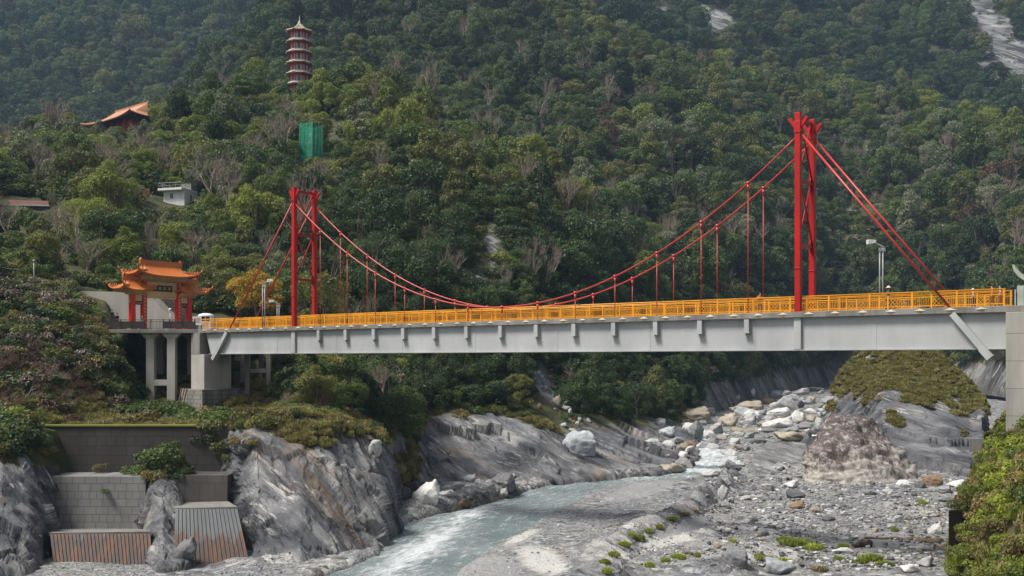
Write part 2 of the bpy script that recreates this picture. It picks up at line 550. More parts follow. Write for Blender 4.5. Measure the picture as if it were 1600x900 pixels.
G_bank = mat_ground("bank_ground", fs=1.0, rock=dict(rust=0.5))
G_hill = mat_ground("hill_ground", fs=0.5, rock=dict(dark=(0.03, 0.03, 0.033), mid=(0.09, 0.09, 0.092), light=(0.26, 0.25, 0.24), rust=0.4))
G_far = mat_ground("mountain_ground", fs=0.22, ragged=2.6, floor=((0.012, 0.016, 0.009), (0.03, 0.036, 0.018), (0.06, 0.055, 0.04)), rock=dict(dark=(0.02, 0.02, 0.024), mid=(0.09, 0.09, 0.095), light=(0.30, 0.30, 0.30), rust=0.1))
G_knoll = mat_ground("knoll_ground", fs=1.1, floor=((0.05, 0.045, 0.018), (0.15, 0.125, 0.045), (0.24, 0.20, 0.09)), rock=dict(rust=0.2, dark=(0.03, 0.032, 0.038), mid=(0.08, 0.082, 0.09), light=(0.20, 0.20, 0.205)))
G_rock = mat_ground("outcrop_rock", fs=1.3, rock=dict(rust=0.35, mid=(0.085, 0.087, 0.094)))

BANK = [
 (-400, [(960, 80), (700, 90), (600, 105), (470, 118), (400, 150), (330, 220), (265, 290)]),
 (0, [(890, 84), (700, 94), (640, 104), (455, 122), (405, 150), (325, 200), (235, 295)]),
 (60, [(880, 88), (672, 98), (648, 104), (480, 122), (420, 150), (330, 205), (228, 295)]),
 (115, [(835, 98), (669, 101), (650, 108), (484, 124), (432, 150), (320, 205), (218, 295)]),
 (168, [(835, 98), (669, 101), (652, 112), (520, 124), (440, 150), (316, 205), (214, 295)]),
 (200, [(835, 98), (669, 101), (655, 120), (600, 127), (520, 138), (312, 205), (210, 295)]),
 (260, [(835, 98), (669, 101), (655, 121), (600, 129), (520, 142), (330, 208), (198, 297)]),
 (345, [(835, 98), (669, 101), (652, 121), (590, 130), (500, 145), (330, 210), (170, 300)]),
 (372, [(800, 95), (666, 99.5), (650, 122), (590, 130), (495, 148), (325, 211), (160, 300)]),
 (395, [(874, 84), (655, 98), (646, 122), (590, 130), (490, 150), (320, 212), (152, 300)]),
 (470, [(885, 81.5), (645, 99), (620, 122), (560, 134), (450, 165), (300, 218), (152, 303)]),
 (520, [(880, 84), (655, 100), (612, 125), (550, 140), (430, 175), (280, 225), (146, 306)]),
 (590, [(858, 89), (690, 103), (618, 130), (545, 148), (410, 185), (262, 232), (142, 308)]),
 (622, [(820, 99), (738, 108), (655, 128), (550, 152), (400, 188), (252, 236), (155, 308)]),
 (643, [(785, 113), (740, 121), (665, 136), (550, 156), (395, 192), (250, 238), (168, 306)]),
 (662, [(762, 124), (655, 139), (632, 146), (545, 160), (390, 195), (250, 240), (184, 303)]),
 (720, [(757, 127), (655, 142), (632, 150), (540, 166), (372, 200), (262, 245), (225, 298)]),
 (790, [(757, 127), (652, 146), (622, 155), (538, 172), (362, 205), (305, 245), (280, 285)]),
 (840, [(757, 127), (692, 138), (612, 165), (545, 185), (390, 222), (335, 250), (315, 275)]),
 (890, [(752, 130), (714, 140), (602, 180), (550, 200), (400, 235), (355, 255), (345, 270)]),
 (950, [(745, 134), (707, 146), (612, 195), (560, 212), (430, 240), (388, 255), (380, 265)]),
 (1010, [(740, 137), (707, 152), (628, 215), (580, 228), (470, 245), (442, 255), (434, 262)]),
 (1050, [(735, 140), (707, 155), (652, 215), (602, 235), (520, 250), (502, 256), (498, 262)]),
 (1092, [(716, 152), (702, 165), (662, 215), (632, 240), (592, 252), (588, 256), (586, 262)]),
]
def bank_rock(px, py, k, g):
    r = sstep(2.35, 1.9, k) * (sstep(630, 700, py + 0 * px))
    r = np.where((px > 430) & (px < 640), sstep(655, 715, py + (px - 520) * 0.12 + 22 * vnoise(np.stack([px / 23, py / 23, 0 * px], -1))), r)
    r = np.where(px >= 640, sstep(2.5, 2.0, k), r)
    r = np.maximum(r, 0.66 * blob(px, py, 768, 385, 15, 60, -8))
    r = np.maximum(r, 0.62 * blob(px, py, 748, 445, 30, 42, 0))
    r = np.maximum(r, 0.72 * blob(px, py, 850, 600, 22, 55, -24))
    r = np.maximum(r, 0.75 * sstep(820, 900, px) * sstep(625, 690, py))
    r = np.where(px < 330, sstep(700, 760, py) * (px < 90), r)
    r -= 0.75 * blob(px, py, 635, 720, 16, 60, 8)
    r -= 0.5 * blob(px, py, 650, 650, 25, 25)
    return r
loft("river_bank", BANK, 900, [120, 34, 40, 46, 46, 40], G_bank, bank_rock,
     lambda g, rk: rockdisp(g, rk, 1.0 * np.clip(g[:, :, 1] / 110, 0.7, 2.2), 0.07))

BACK = [
 (200, [(600, 340), (560, 350), (450, 380), (350, 410), (270, 450), (235, 490), (215, 530)]),
 (250, [(600, 330), (560, 345), (450, 370), (350, 400), (260, 440), (215, 480), (185, 520)]),
 (330, [(600, 320), (560, 335), (450, 360), (330, 400), (220, 450), (155, 500), (118, 540)]),
 (420, [(600, 310), (550, 325), (430, 350), (300, 400), (170, 460), (85, 520), (20, 580)]),
 (520, [(600, 300), (550, 315), (420, 345), (280, 400), (130, 470), (20, 550), (-80, 640)]),
 (700, [(600, 270), (560, 285), (430, 315), (270, 390), (130, 470), (20, 560), (-90, 680)]),
 (850, [(600, 245), (560, 260), (430, 290), (270, 375), (145, 465), (50, 550), (-20, 640)]),
 (930, [(605, 235), (562, 250), (440, 280), (285, 365), (160, 455), (80, 535), (50, 590)]),
 (1000, [(650, 220), (592, 240), (470, 262), (330, 345), (205, 430), (120, 510), (88, 560)]),
 (1100, [(658, 232), (592, 255), (500, 280), (370, 350), (235, 430), (150, 510), (112, 560)]),
 (1200, [(624, 318), (578, 335), (500, 350), (380, 390), (265, 450), (178, 520), (140, 570)]),
 (1300, [(600, 400), (560, 410), (490, 420), (380, 450), (280, 490), (195, 540), (146, 590)]),
 (1400, [(600, 380), (560, 390), (490, 405), (380, 430), (280, 470), (205, 520), (162, 560)]),
 (1500, [(600, 330), (560, 340), (490, 355), (390, 390), (300, 430), (235, 480), (196, 520)]),
 (1600, [(612, 270), (560, 280), (480, 300), (400, 340), (320, 390), (260, 440), (225, 480)]),
 (1900, [(640, 220), (570, 235), (470, 260), (400, 300), (340, 340), (300, 390), (272, 430)]),
]
def back_rock(px, py, k, g):
    r = sstep(2.3, 1.6, k) * 0.7
    for c in ((1370, 240, 60, 16, 12), (1470, 380, 45, 25, 15), (1180, 330, 20, 14, 30), (1330, 330, 22, 16, 20), (1430, 300, 20, 14, 0), (1560, 440, 45, 40, 10), (1150, 560, 90, 22, 20)):
        r = np.maximum(r, 0.72 * blob(px, py, *c))
    return r
loft("hillside", BACK, 560, [30, 26, 34, 40, 40, 30], G_hill, back_rock,
     lambda g, rk: rockdisp(g, rk, 2.6, 0.03))

FAR = [
 (-600, [(230, 700), (100, 850), (0, 1000), (-120, 1150), (-250, 1300)]),
 (100, [(225, 700), (100, 830), (0, 960), (-100, 1090), (-210, 1250)]),
 (250, [(212, 710), (100, 830), (0, 960), (-100, 1090), (-210, 1250)]),
 (420, [(190, 740), (80, 850), (-20, 980), (-120, 1120), (-230, 1290)]),
 (600, [(160, 760), (40, 860), (-60, 980), (-150, 1100), (-240, 1260)]),
 (800, [(140, 720), (40, 790), (-40, 880), (-130, 1000), (-220, 1150)]),
 (950, [(120, 690), (55, 720), (-20, 790), (-110, 880), (-200, 1000)]),
 (1150, [(160, 690), (85, 730), (0, 800), (-85, 900), (-180, 1020)]),
 (1300, [(170, 700), (90, 760), (0, 850), (-80, 950), (-180, 1060)]),
 (1450, [(190, 690), (110, 750), (20, 830), (-60, 930), (-160, 1030)]),
 (1600, [(230, 640), (130, 720), (30, 800), (-60, 900), (-160, 1000)]),
 (2200, [(280, 600), (190, 680), (90, 760), (-20, 860), (-130, 960)]),
]
def far_rock(px, py, k, g):
    r = 0.78 * blob(px, py, 1545, 60, 50, 130, -32)
    r = np.maximum(r, 0.78 * blob(px, py, 1592, 110, 40, 60, -20))
    r = np.maximum(r, 0.8 * blob(px, py, 1490, -6, 70, 24, 10))
    r = np.maximum(r, 0.72 * blob(px, py, 1000, 8, 60, 26, 20))
    r = np.maximum(r, 0.74 * blob(px, py, 1115, 35, 66, 36, 30))
    r = np.maximum(r, 0.72 * blob(px, py, 122, 22, 12, 14, 0))
    r = np.maximum(r, 0.62 * blob(px, py, 300, 60, 60, 12, 30))
    return r
loft("far_mountain", FAR, 420, [50, 46, 40, 36], G_far, far_rock,
     lambda g, rk: rockdisp(g, rk, 10.0, 0.012), skirt=60)

KNOLL = [
 (1250, [(702, 165), (696, 168), (690, 172), (686, 176)]),
 (1285, [(706, 160), (680, 163), (655, 167), (640, 172)]),
 (1330, [(716, 150), (690, 154), (620, 162), (560, 171)]),
 (1380, [(742, 136), (690, 143), (600, 156), (535, 168)]),
 (1430, [(748, 132), (690, 142), (600, 155), (530, 168)]),
 (1480, [(750, 131), (700, 139), (622, 152), (562, 165)]),
 (1520, [(745, 131), (702, 138), (642, 150), (604, 160)]),
 (1538, [(728, 133), (692, 138), (648, 148), (624, 156)]),
 (1549, [(720, 146), (705, 150), (690, 156), (680, 164)]),
 (1562, [(712, 160), (706, 164), (702, 168), (698, 172)]),
]
def knoll_rock(px, py, k, g):
    n = 1.3 * vnoise(np.stack([px / 26, py / 20, 0 * px], -1)) + 0.8 * vnoise(np.stack([px / 9, py / 9, 0 * px + 4], -1))
    r = sstep(606, 656, py + 30 * n + (px - 1420) * -0.10)
    r = np.maximum(r, 0.75 * blob(px, py, 1360, 560, 14, 18)); r = np.maximum(r, 0.7 * blob(px, py, 1430, 590, 12, 30, 0)); r = np.maximum(r, 0.8 * blob(px, py, 1495, 625, 16, 30, -30))
    return r
loft("knoll", KNOLL, 260, [50, 60, 50], G_knoll, knoll_rock, lambda g, rk: rockdisp(g, rk, 1.2, 0.09), bl=(3, 2))

LEFTROCK = [
 (-300, [(960, 72), (820, 82), (720, 92), (660, 102)]),
 (0, [(900, 79), (800, 85), (705, 93), (668, 102)]),
 (40, [(890, 81), (800, 86), (715, 94), (680, 100)]),
 (54, [(884, 83), (805, 87), (750, 93), (708, 99)]),
 (72, [(866, 88), (825, 89.5), (795, 93), (765, 98)]),
 (86, [(850, 92), (845, 94), (835, 96), (815, 98)]),
]
loft("rock_outcrop", LEFTROCK, 240, [40, 40, 30], G_rock, lambda px, py, k, g: 1 - 0.9 * sstep(725, 690, py + 14 * vnoise(np.stack([px / 14, py / 14, 0 * px], -1))),
     lambda g, rk: rockdisp(g, rk, 1.05, 0.16), back=False, bl=(3, 2))
PILLAR = [
 (218, [(846, 93), (838, 94.3), (830, 96), (820, 98)]),
 (234, [(884, 83.5), (835, 88), (775, 93), (742, 97.5)]),
 (254, [(888, 81.5), (825, 86.5), (760, 92.5), (738, 97.5)]),
 (272, [(886, 82), (835, 87), (775, 93), (745, 97.5)]),
 (290, [(884, 82.3), (855, 85), (838, 90), (815, 97.5)]),
 (304, [(880, 84), (868, 86), (860, 90), (850, 97.5)]),
]
loft("rock_pillar", PILLAR, 110, [40, 40, 20], G_rock, lambda px, py, k, g: 1 - 0.8 * sstep(760, 735, py + 0 * px),
     lambda g, rk: rockdisp(g, rk, 0.7, 0.25), back=False, bl=(2, 2))
RBANK = [
 (1492, [(1010, 56), (960, 58), (930, 61), (915, 64), (905, 70)]),
 (1514, [(1010, 55), (880, 58), (800, 62), (785, 66), (775, 74)]),
 (1536, [(1010, 53), (840, 57), (770, 62), (745, 68), (735, 76)]),
 (1568, [(1010, 50), (800, 56), (740, 62), (690, 70), (668, 80)]),
 (1620, [(1010, 46), (760, 54), (700, 62), (660, 70), (620, 82)]),
 (1800, [(1010, 42), (700, 50), (640, 60), (560, 70), (500, 86)]),
 (2300, [(1010, 36), (620, 46), (560, 56), (480, 70), (420, 90)]),
]
loft("right_bank", RBANK, 260, [30, 30, 24, 20], mat_ground('right_bank_ground', floor=((0.05, 0.045, 0.02), (0.10, 0.09, 0.035), (0.17, 0.14, 0.07))), lambda px, py, k, g: 0 * px + 0.1, lambda g, rk: rockdisp(g, rk, 0.5, 0.2), bl=(3, 2))

# ---------------------------------------------------------------- river bed and water
CH = np.array([(1000, 440, 640), (905, 478, 697), (880, 552, 716), (862, 598, 750), (835, 616, 785), (815, 628, 825), (800, 690, 852),
      (785, 745, 886), (770, 805, 912), (757, 850, 958), (748, 930, 1050), (740, 1010, 1112), (730, 1052, 1165), (715, 1072, 1150),
      (700, 1064, 1130), (690, 1052, 1112), (680, 1046, 1100), (665, 1042, 1086), (655, 1040, 1076), (645, 1060, 1112), (635, 1098, 1160),
      (628, 1140, 1190), (620, 1160, 1222), (610, 1205, 1262), (602, 1250, 1302), (596, 1280, 1330)], float)
CHY = Yg(CH[:, 0])
def ch_edges(Y):
    o = np.argsort(CHY)
    return np.interp(Y, CHY[o], CH[o, 1]), np.interp(Y, CHY[o], CH[o, 2])

def seg_dist(x, y, pts):
    best = np.full(x.shape, 1e9); along = np.zeros(x.shape)
    for (x0, y0), (x1, y1) in zip(pts[:-1], pts[1:]):
        dx, dy = x1 - x0, y1 - y0
        t = np.clip(((x - x0) * dx + (y - y0) * dy) / (dx * dx + dy * dy), 0, 1)
        d = np.hypot(x - x0 - t * dx, y - y0 - t * dy)
        best = np.minimum(best, d)
    return best
def gpt(px, py):
    Y = float(Yg(py)); return ((px - 800) / F * Y, Y)

npx, nY = 900, 520
bpx = np.linspace(-500, 2200, npx)
bY = np.exp(np.linspace(math.log(30), math.log(560), nY))
PX, YY = np.meshgrid(bpx, bY, indexing='ij')
XX = (PX - 800) / F * YY
ZZ = zg(YY)
pos = np.stack([XX, YY, 0 * XX], 2)
PY = HZ - F * ZZ / YY
el, er = ch_edges(YY)
ew = 0.45 * F / YY * 2.2
inside = sstep(-ew, ew, PX - el) * sstep(-ew, ew, er - PX)
n1 = fbm(pos, 0.07, 4, 5); n2 = fbm(pos, 0.45, 4, 8); n3 = fbm(pos, 1.4, 3, 12)
rough_ = 0.35 + 0.65 * sstep(1050, 1200, PX) * sstep(870, 800, PY)
zz = ZZ + 0.45 * n1 + 0.22 * n2 * rough_ + 0.10 * n3 * rough_
# the gravel bar falls to the water
zz += 0.5 * (1 - np.exp(-np.maximum(PX - er, 0) * YY / F / 6.0)) + 0.35 * (PX < el) * (1 - np.exp(-np.maximum(el - PX, 0) * YY / F / 2.0)) * sstep(480, 640, PX)
# bedrock ribs and banks of rubble in the foreground
ribs = [([(930, 915), (952, 872), (1005, 838), (1062, 812), (1110, 795)], 2.0, 1.05), ([(1100, 800), (1128, 775), (1140, 750)], 1.1, 1.3),
        ([(1120, 905), (1190, 885), (1230, 892)], 2.0, 1.0), ([(1110, 850), (1170, 838), (1195, 850)], 2.0, 0.7), ([(1150, 740), (1250, 738)], 3.0, 0.8),
        ([(1000, 905), (1060, 880), (1110, 866)], 2.2, 0.5), ([(1380, 800), (1470, 812)], 2.0, 0.5), ([(400, 880), (470, 872)], 0.9, 0.45),
        ([(640, 800), (700, 790), (780, 768)], 2.4, 0.9), ([(830, 748), (1000, 742)], 2.5, 0.6)]
rockm = 0 * XX
for pts, wd, h in ribs:
    d = seg_dist(XX + 0.8 * n2, YY + 1.2 * n1, [gpt(*p) for p in pts])
    e = np.exp(-(d / wd) ** 2)
    zz += h * e * (0.8 + 0.7 * np.abs(fbm(fol(np.stack([XX, YY, zz], 2).reshape(-1, 3), 0.2, 0.3, 1.0), 0.9, 4, 41, ridged=True).reshape(XX.shape)))
    if h > 0.65 and pts[0][0] > 900: rockm = np.maximum(rockm, e)
zz -= 1.15 * inside + 0.40 * sstep(370, 330, PX) * sstep(97, 90, YY)
sand = 0 * XX
for c in ((845, 878, 55, 26, 20), (820, 840, 40, 10, -25), (1060, 840, 45, 14, -20), (1130, 868, 60, 16, 0), (1095, 825, 40, 10, -20), (1370, 858, 80, 26, 0), (1180, 822, 45, 8, 0), (760, 890, 70, 30, 0), (1000, 770, 70, 14, -12)):
    sand = np.maximum(sand, blob(PX, PY, *c))
pale = np.maximum(blob(PX, PY, 848, 880, 48, 24, 25), np.maximum(blob(PX, PY, 815, 838, 32, 8, -25), 0.9 * blob(PX, PY, 1045, 858, 60, 12, -12)))
g = np.stack([XX, YY, zz], 2)
idx = np.arange(npx * nY).reshape(npx, nY)
faces = np.stack([idx[:-1, :-1], idx[1:, :-1], idx[1:, 1:], idx[:-1, 1:]], 2).reshape(-1, 4)
me = mesh_np("riverbed", g.reshape(-1, 3), faces, True)
for nm, a in (("rock", rockm), ("sand", sand), ("pale", pale), ("wet", sstep(0.02, 0.5, inside))):
    at = me.attributes.new(nm, 'FLOAT', 'POINT'); at.data.foreach_set("value", a.astype(np.float32).ravel())
BVH["riverbed"] = BVHTree.FromPolygons(g.reshape(-1, 3).tolist(), faces.tolist())
BED = (bpx, bY, zz)
def bed_z(x, y):
    i = np.interp(800 + F * x / y, bpx, np.arange(npx)); j = np.interp(math.log(y), np.log(bY), np.arange(nY))
    return float(zz[int(round(i)), int(round(j))])

def mat_bed():
    m = bpy.data.materials.new("river_gravel"); n, l = nodes_of(m)
    b = n["Principled BSDF"]; b.inputs['Roughness'].default_value = 0.85; b.inputs['Specular IOR Level'].default_value = 0.25
    gg = n.new("ShaderNodeNewGeometry"); vec = gg.outputs['Position']
    wv = noise_node(n, l, vec, 1.2, 3)
    vs_ = n.new("ShaderNodeVectorMath"); vs_.operation = 'MULTIPLY_ADD'; l.new(wv.outputs['Color'], vs_.inputs[0]); vs_.inputs[1].default_value = (0.3, 0.3, 0.3); l.new(vec, vs_.inputs[2])
    hs = []
    cols = []
    for sc_, rm in ((1.6, [(0, 0.07), (0.35, 0.15), (0.6, 0.21), (0.85, 0.32), (1, 0.46)]), (5.0, [(0, 0.10), (0.4, 0.165), (0.75, 0.23), (1, 0.36)])):
        v = n.new("ShaderNodeTexVoronoi"); v.inputs['Scale'].default_value = sc_; l.new(vs_.outputs[0], v.inputs['Vector'])
        sx = n.new("ShaderNodeSeparateColor"); l.new(v.outputs['Color'], sx.inputs[0])
        r = ramp(n, rm); l.new(sx.outputs[0], r.inputs[0]); cols.append(r.outputs[0])
        hs.append(mth(n, l, 'SUBTRACT', 1.0, v.outputs['Distance']))
    big = noise_node(n, l, vec, 0.22, 5, 0.65); br = ramp(n, [(0.42, 0), (0.6, 1)]); l.new(big.outputs[0], br.inputs[0])
    c = mixc(n, l, br.outputs[0], cols[1], cols[0])
    tint = noise_node(n, l, vec, 0.13, 4); tr = ramp(n, [(0.35, (0.74, 0.76, 0.80)), (0.65, (1.08, 1.06, 1.0))]); l.new(tint.outputs[0], tr.inputs[0])
    c = mixc(n, l, 1.0, c, tr.outputs[0], 'MULTIPLY')
    fine = noise_node(n, l, vec, 9, 4, 0.7); fr = ramp(n, [(0.3, 0.75), (0.7, 1.25)]); l.new(fine.outputs[0], fr.inputs[0])
    sn = ramp(n, [(0.3, (0.20, 0.20, 0.205)), (0.7, (0.29, 0.285, 0.275))]); l.new(big.outputs[0], sn.inputs[0])
    e = noise_node(n, l, vec, 0.8, 5, 0.65)
    def edge(a, lo=0.42, hi=0.56, k=1.0):
        s = mth(n, l, 'ADD', attr(n, a), mth(n, l, 'MULTIPLY', mth(n, l, 'SUBTRACT', e.outputs[0], 0.5), k))
        r = ramp(n, [(lo, 0), (hi, 1)]); l.new(s, r.inputs[0]); return r.outputs[0]
    c = mixc(n, l, mth(n, l, 'MULTIPLY', edge('sand'), 0.85), c, sn.outputs[0])
    c = mixc(n, l, mth(n, l, 'MULTIPLY', edge('pale', 0.4, 0.62, 1.3), 0.9), c, (0.42, 0.41, 0.385))
    rc, rh = rock_colour(n, l, vec, fs=1.6, rust=0.15, mid=(0.17, 0.17, 0.175), light=(0.42, 0.41, 0.39))
    rkm = edge('rock', 0.4, 0.55)
    c = mixc(n, l, rkm, c, rc)
    c = mixc(n, l, 1.0, c, fr.outputs[0], 'MULTIPLY')
    c = mixc(n, l, attr(n, 'wet'), c, mixc(n, l, 1.0, c, (0.42, 0.40, 0.36), 'MULTIPLY'))
    l.new(c, b.inputs['Base Color'])
    h = mth(n, l, 'ADD', mth(n, l, 'MULTIPLY', hs[0], mth(n, l, 'MULTIPLY', br.outputs[0], 0.9)), mth(n, l, 'MULTIPLY', hs[1], 0.35))
    h = mth(n, l, 'ADD', h, mth(n, l, 'MULTIPLY', mth(n, l, 'MULTIPLY', rh, rkm), 1.2))
    bump(n, l, h, 0.8, 0.25, b)
    return m
tag(link("riverbed", me, mat_bed()), kind='structure')

def mat_water():
    m = bpy.data.materials.new("river_water"); n, l = nodes_of(m)
    b = n["Principled BSDF"]
    gg = n.new("ShaderNodeNewGeometry"); vec = gg.outputs['Position']
    v = rotmat_mapping(n, l, vec, np.array([[0.5, 0.86, 0], [0.86, -0.5, 0], [0, 0, 1]]), (0.35, 1.0, 0.5))
    a = noise_node(n, l, v, 1.7, 8, 0.75)
    k = mth(n, l, 'ADD', mth(n, l, 'MULTIPLY', a.outputs[0], 1.0), mth(n, l, 'MULTIPLY', attr(n, 'foam'), 0.42))
    r = ramp(n, [(0.56, 0), (0.80, 1)]); l.new(k, r.inputs[0])
    t = noise_node(n, l, vec, 0.15, 3)
    wc = ramp(n, [(0.35, (0.17, 0.22, 0.225)), (0.65, (0.30, 0.345, 0.34))]); l.new(t.outputs[0], wc.inputs[0])
    l.new(mixc(n, l, r.outputs[0], wc.outputs[0], (0.66, 0.69, 0.70)), b.inputs['Base Color'])
    rr = ramp(n, [(0, 0.18), (1, 0.7)]); l.new(r.outputs[0], rr.inputs[0]); l.new(rr.outputs[0], b.inputs['Roughness'])
    a2 = noise_node(n, l, v, 3.0, 5, 0.65)
    bump(n, l, mth(n, l, 'ADD', a.outputs[0], mth(n, l, 'MULTIPLY', a2.outputs[0], 0.4)), 0.9, 0.5, b)
    return m
wY = np.exp(np.linspace(math.log(68), math.log(430), 460)); wt = np.linspace(-0.12, 1.12, 90)
l_, r_ = ch_edges(wY)
WPX = l_[:, None] + (r_ - l_)[:, None] * wt[None, :]
WY = wY[:, None] + 0 * WPX
wx = (WPX - 800) / F * WY
wp = np.stack([wx, WY, 0 * wx], 2)
far = sstep(128, 145, WY)
rip = fbm(wp * np.array([1.0, 0.7, 1]), 0.5, 4, 77) * (0.16 + 0.16 * far) + fbm(wp, 1.6, 3, 78) * 0.06
wz = zg(WY) - 0.28 + rip
foam = 0.06 + 0.5 * far * sstep(0.0, 0.5, 0.55 + fbm(wp, 0.25, 3, 79)) + 0.55 * blob(WPX, HZ - F * wz / WY, 640, 870, 80, 20, -30) + 0.5 * blob(WPX, HZ - F * wz / WY, 735, 800, 45, 12, -20) + 0.35 * blob(WPX, HZ - F * wz / WY, 690, 840, 40, 9, -30)
g = np.stack([wx, WY, wz], 2)
idx = np.arange(g.shape[0] * g.shape[1]).reshape(g.shape[:2])
faces = np.stack([idx[:-1, :-1], idx[:-1, 1:], idx[1:, 1:], idx[1:, :-1]], 2).reshape(-1, 4)
me = mesh_np("river_water", g.reshape(-1, 3), faces, True)
at = me.attributes.new("foam", 'FLOAT', 'POINT'); at.data.foreach_set("value", foam.astype(np.float32).ravel())
tag(link("river_water", me, mat_water()), kind='structure')
for nm in ("river_bank", "hillside", "far_mountain", "knoll", "rock_outcrop", "rock_pillar", "right_bank"):
    tag(bpy.data.objects[nm], kind='structure')

def ray(o, d, skip=()):
    best = None
    for nm, t in BVH.items():
        if nm in skip: continue
        h = t.ray_cast(Vector(o), Vector(d))
        if h[0] is not None and (best is None or h[3] < best[3]): best = (h[0], h[1], nm, h[3])
    return best
def ground_z(x, y):
    """height of the topmost ground under (x, y)"""
    h = ray((x, y, 900), (0, 0, -1))
    return h[0].z if h else float(zg(y))
def sees(p, slack=1.0):
    """nothing of the ground between the camera and p"""
    p = Vector(p); d = p.normalized()
    for t in BVH.values():
        h = t.ray_cast(Vector((0, 0, 0)), d, p.length - slack)
        if h[0] is not None: return False
    return True
def pick(px, py):
    """the ground point seen at a place of the picture"""
    d = Vector(((px - 800) / F, 1, (HZ - py) / F)).normalized()
    return ray((0, 0, 0), d)
# ------------------------------------------------------------------ suspension bridge
def B(t, v, z):
    """bridge coordinates: t along from the right end, v across (away), z height"""
    return Vector((33.7 - 0.801 * t + 0.599 * v, 71.0 + 0.599 * t + 0.801 * v, z))
bridge = empty("suspension_bridge", B(0, 0, 0))
tag(bridge, "red and orange suspension footbridge on a grey girder across the river gorge", "bridge")
BI = Matrix.Translation(-B(0, 0, 0))
class BB(MB):
    """mesh builder in bridge coordinates, children of the bridge"""
    def tbox(s, t0, t1, v0, v1, z0, z1):
        return s.hexa([B(t0, v0, z0), B(t1, v0, z0), B(t1, v1, z0), B(t0, v1, z0), B(t0, v0, z1), B(t1, v0, z1), B(t1, v1, z1), B(t0, v1, z1)])
    def done(s, name, mat, parent=None, bevel=0.0):
        s.map(lambda p: BI @ p)
        if parent is not None and parent.name.startswith('tower'): s.map(lambda p: p - parent.location)
        return s.build(name, mat, parent or bridge, bevel)
TR, TL, TM = 14.76, 71.8, 43.28
V0, V1 = 0.05, 3.0
ZD = 3.75
BB().tbox(-6, 88.6, -0.32, 3.38, 3.31, ZD).done("deck_slab", MAT['concrete'], bevel=0.03)
for k in range(43):
    t = 1.6 + 2.035 * k
    if t > 87.5: break
    b = BB(); z = 3.56
    b.add([B(t - .42, -.323, z), B(t, -.323, z - .15), B(t + .42, -.323, z), B(t, -.323, z + .15), B(t, -.42, z)], [(0, 1, 4), (1, 2, 4), (2, 3, 4), (3, 0, 4), (3, 2, 1, 0)])
    b.done("diamond_plate", MAT['plate'])
gir = BB()
for v in (0.15, 2.9):
    e = 0.9
    gir.hexa([B(0.05, v - .03, .86), B(86.4, v - .03, .86), B(86.4, v + .03, .86), B(0.05, v + .03, .86), B(0.05, v - .03, 3.30), B(87.3, v - .03, 3.30), B(87.3, v + .03, 3.30), B(0.05, v + .03, 3.30)])
    gir.tbox(0.05, 86.4, v - .28, v + .28, .80, .857)
    gir.tbox(0.05, 87.2, v - .22, v + .22, 3.25, 3.305)
gir.tbox(0.06, 86.3, 0.19, 2.86, 0.90, 0.95)
girder = gir.done("girder", MAT['girder'])
for t in np.arange(9.2, 86, 9.4):
    BB().tbox(t - .35, t + .35, .10, .119, .88, 3.24).done("splice_plate", MAT['girder'], girder)
for tt in (TR, TL):
    BB().tbox(tt - .28, tt + .28, -.16, .11, .87, 3.30).done("stiffener", MAT['girder'], girder, .02)
HT = [TM + 4.07 * k for k in range(-6, 7)]
for t in HT:
    b = BB().tbox(t - .2, t + .2, -.28, .11, 2.25, 3.30)
    b.tbox(t - .28, t + .28, -.36, .11, 2.18, 2.247)
    b.tube([B(t, -.14, 2.18), B(t, -.14, 1.98)], .07, 8)
    b.done("hanger_bracket", MAT['girder'], girder)
    b = BB().tbox(t - .2, t + .2, 2.94, 3.33, 2.25, 3.30)
    b.done("hanger_bracket", MAT['girder'], girder)

def cable_z(t):
    return 5.0 + 12.3 * ((t - TM) / (TL - TM)) ** 2
SAD = 17.3
for tt in (TR, TL):
    tower = empty("tower", B(tt, 1.5, ZD)); tower.location -= B(0, 0, 0); tower.parent = bridge
    TWI = Matrix.Translation(-tower.location)
    for v in (V0, V1):
        BB().tbox(tt - .5, tt + .5, v - .3, v + .3, ZD + .002, ZD + .05).done("base_plate", MAT['red'], tower)
    for v in (V0, V1):
        b = BB().tbox(tt - .22, tt + .22, v - .22, v + .22, ZD + .052, 19.0)
        b.tbox(tt - .27, tt + .27, v - .27, v + .27, 7.05, 7.12)
        b.tbox(tt - .27, tt + .27, v - .27, v + .27, 17.45, 17.51)
        b.tbox(tt - .25, tt + .25, v - .25, v + .25, 17.512, 18.35)
        for s in (-1, 1):
            b.bar(B(tt + s * .15, v, 17.85), B(tt + s * .72, v, 18.62), .22, .26)
        b.done("leg", MAT['red'], tower, .025)
    for z in (18.6, 13.85, 8.95):
        BB().bar(B(tt, V0 + .22, z), B(tt, V1 - .22, z), .2, .24).done("cross_beam", MAT['red'], tower)
        for v, s in ((V0, 1), (V1, -1)):
            if z < 18: BB().hexa([B(tt - .03, v + s * .27, z - .55), B(tt + .03, v + s * .27, z - .55), B(tt + .03, v + s * .5, z - .3), B(tt - .03, v + s * .5, z - .3),
                       B(tt - .03, v + s * .27, z + .55), B(tt + .03, v + s * .27, z + .55), B(tt + .03, v + s * .5, z + .3), B(tt - .03, v + s * .5, z + .3)]).done("gusset_plate", MAT['red'], tower)
    for za, zb in ((18.3, 14.1), (13.6, 9.2)):
        for va, vb, off in ((V0 + .3, V1 - .3, -.09), (V1 - .3, V0 + .3, .09)):
            BB().tube([B(tt + off, va, za), B(tt + off, vb, zb)], .07, 8).done("brace", MAT['red'], tower)
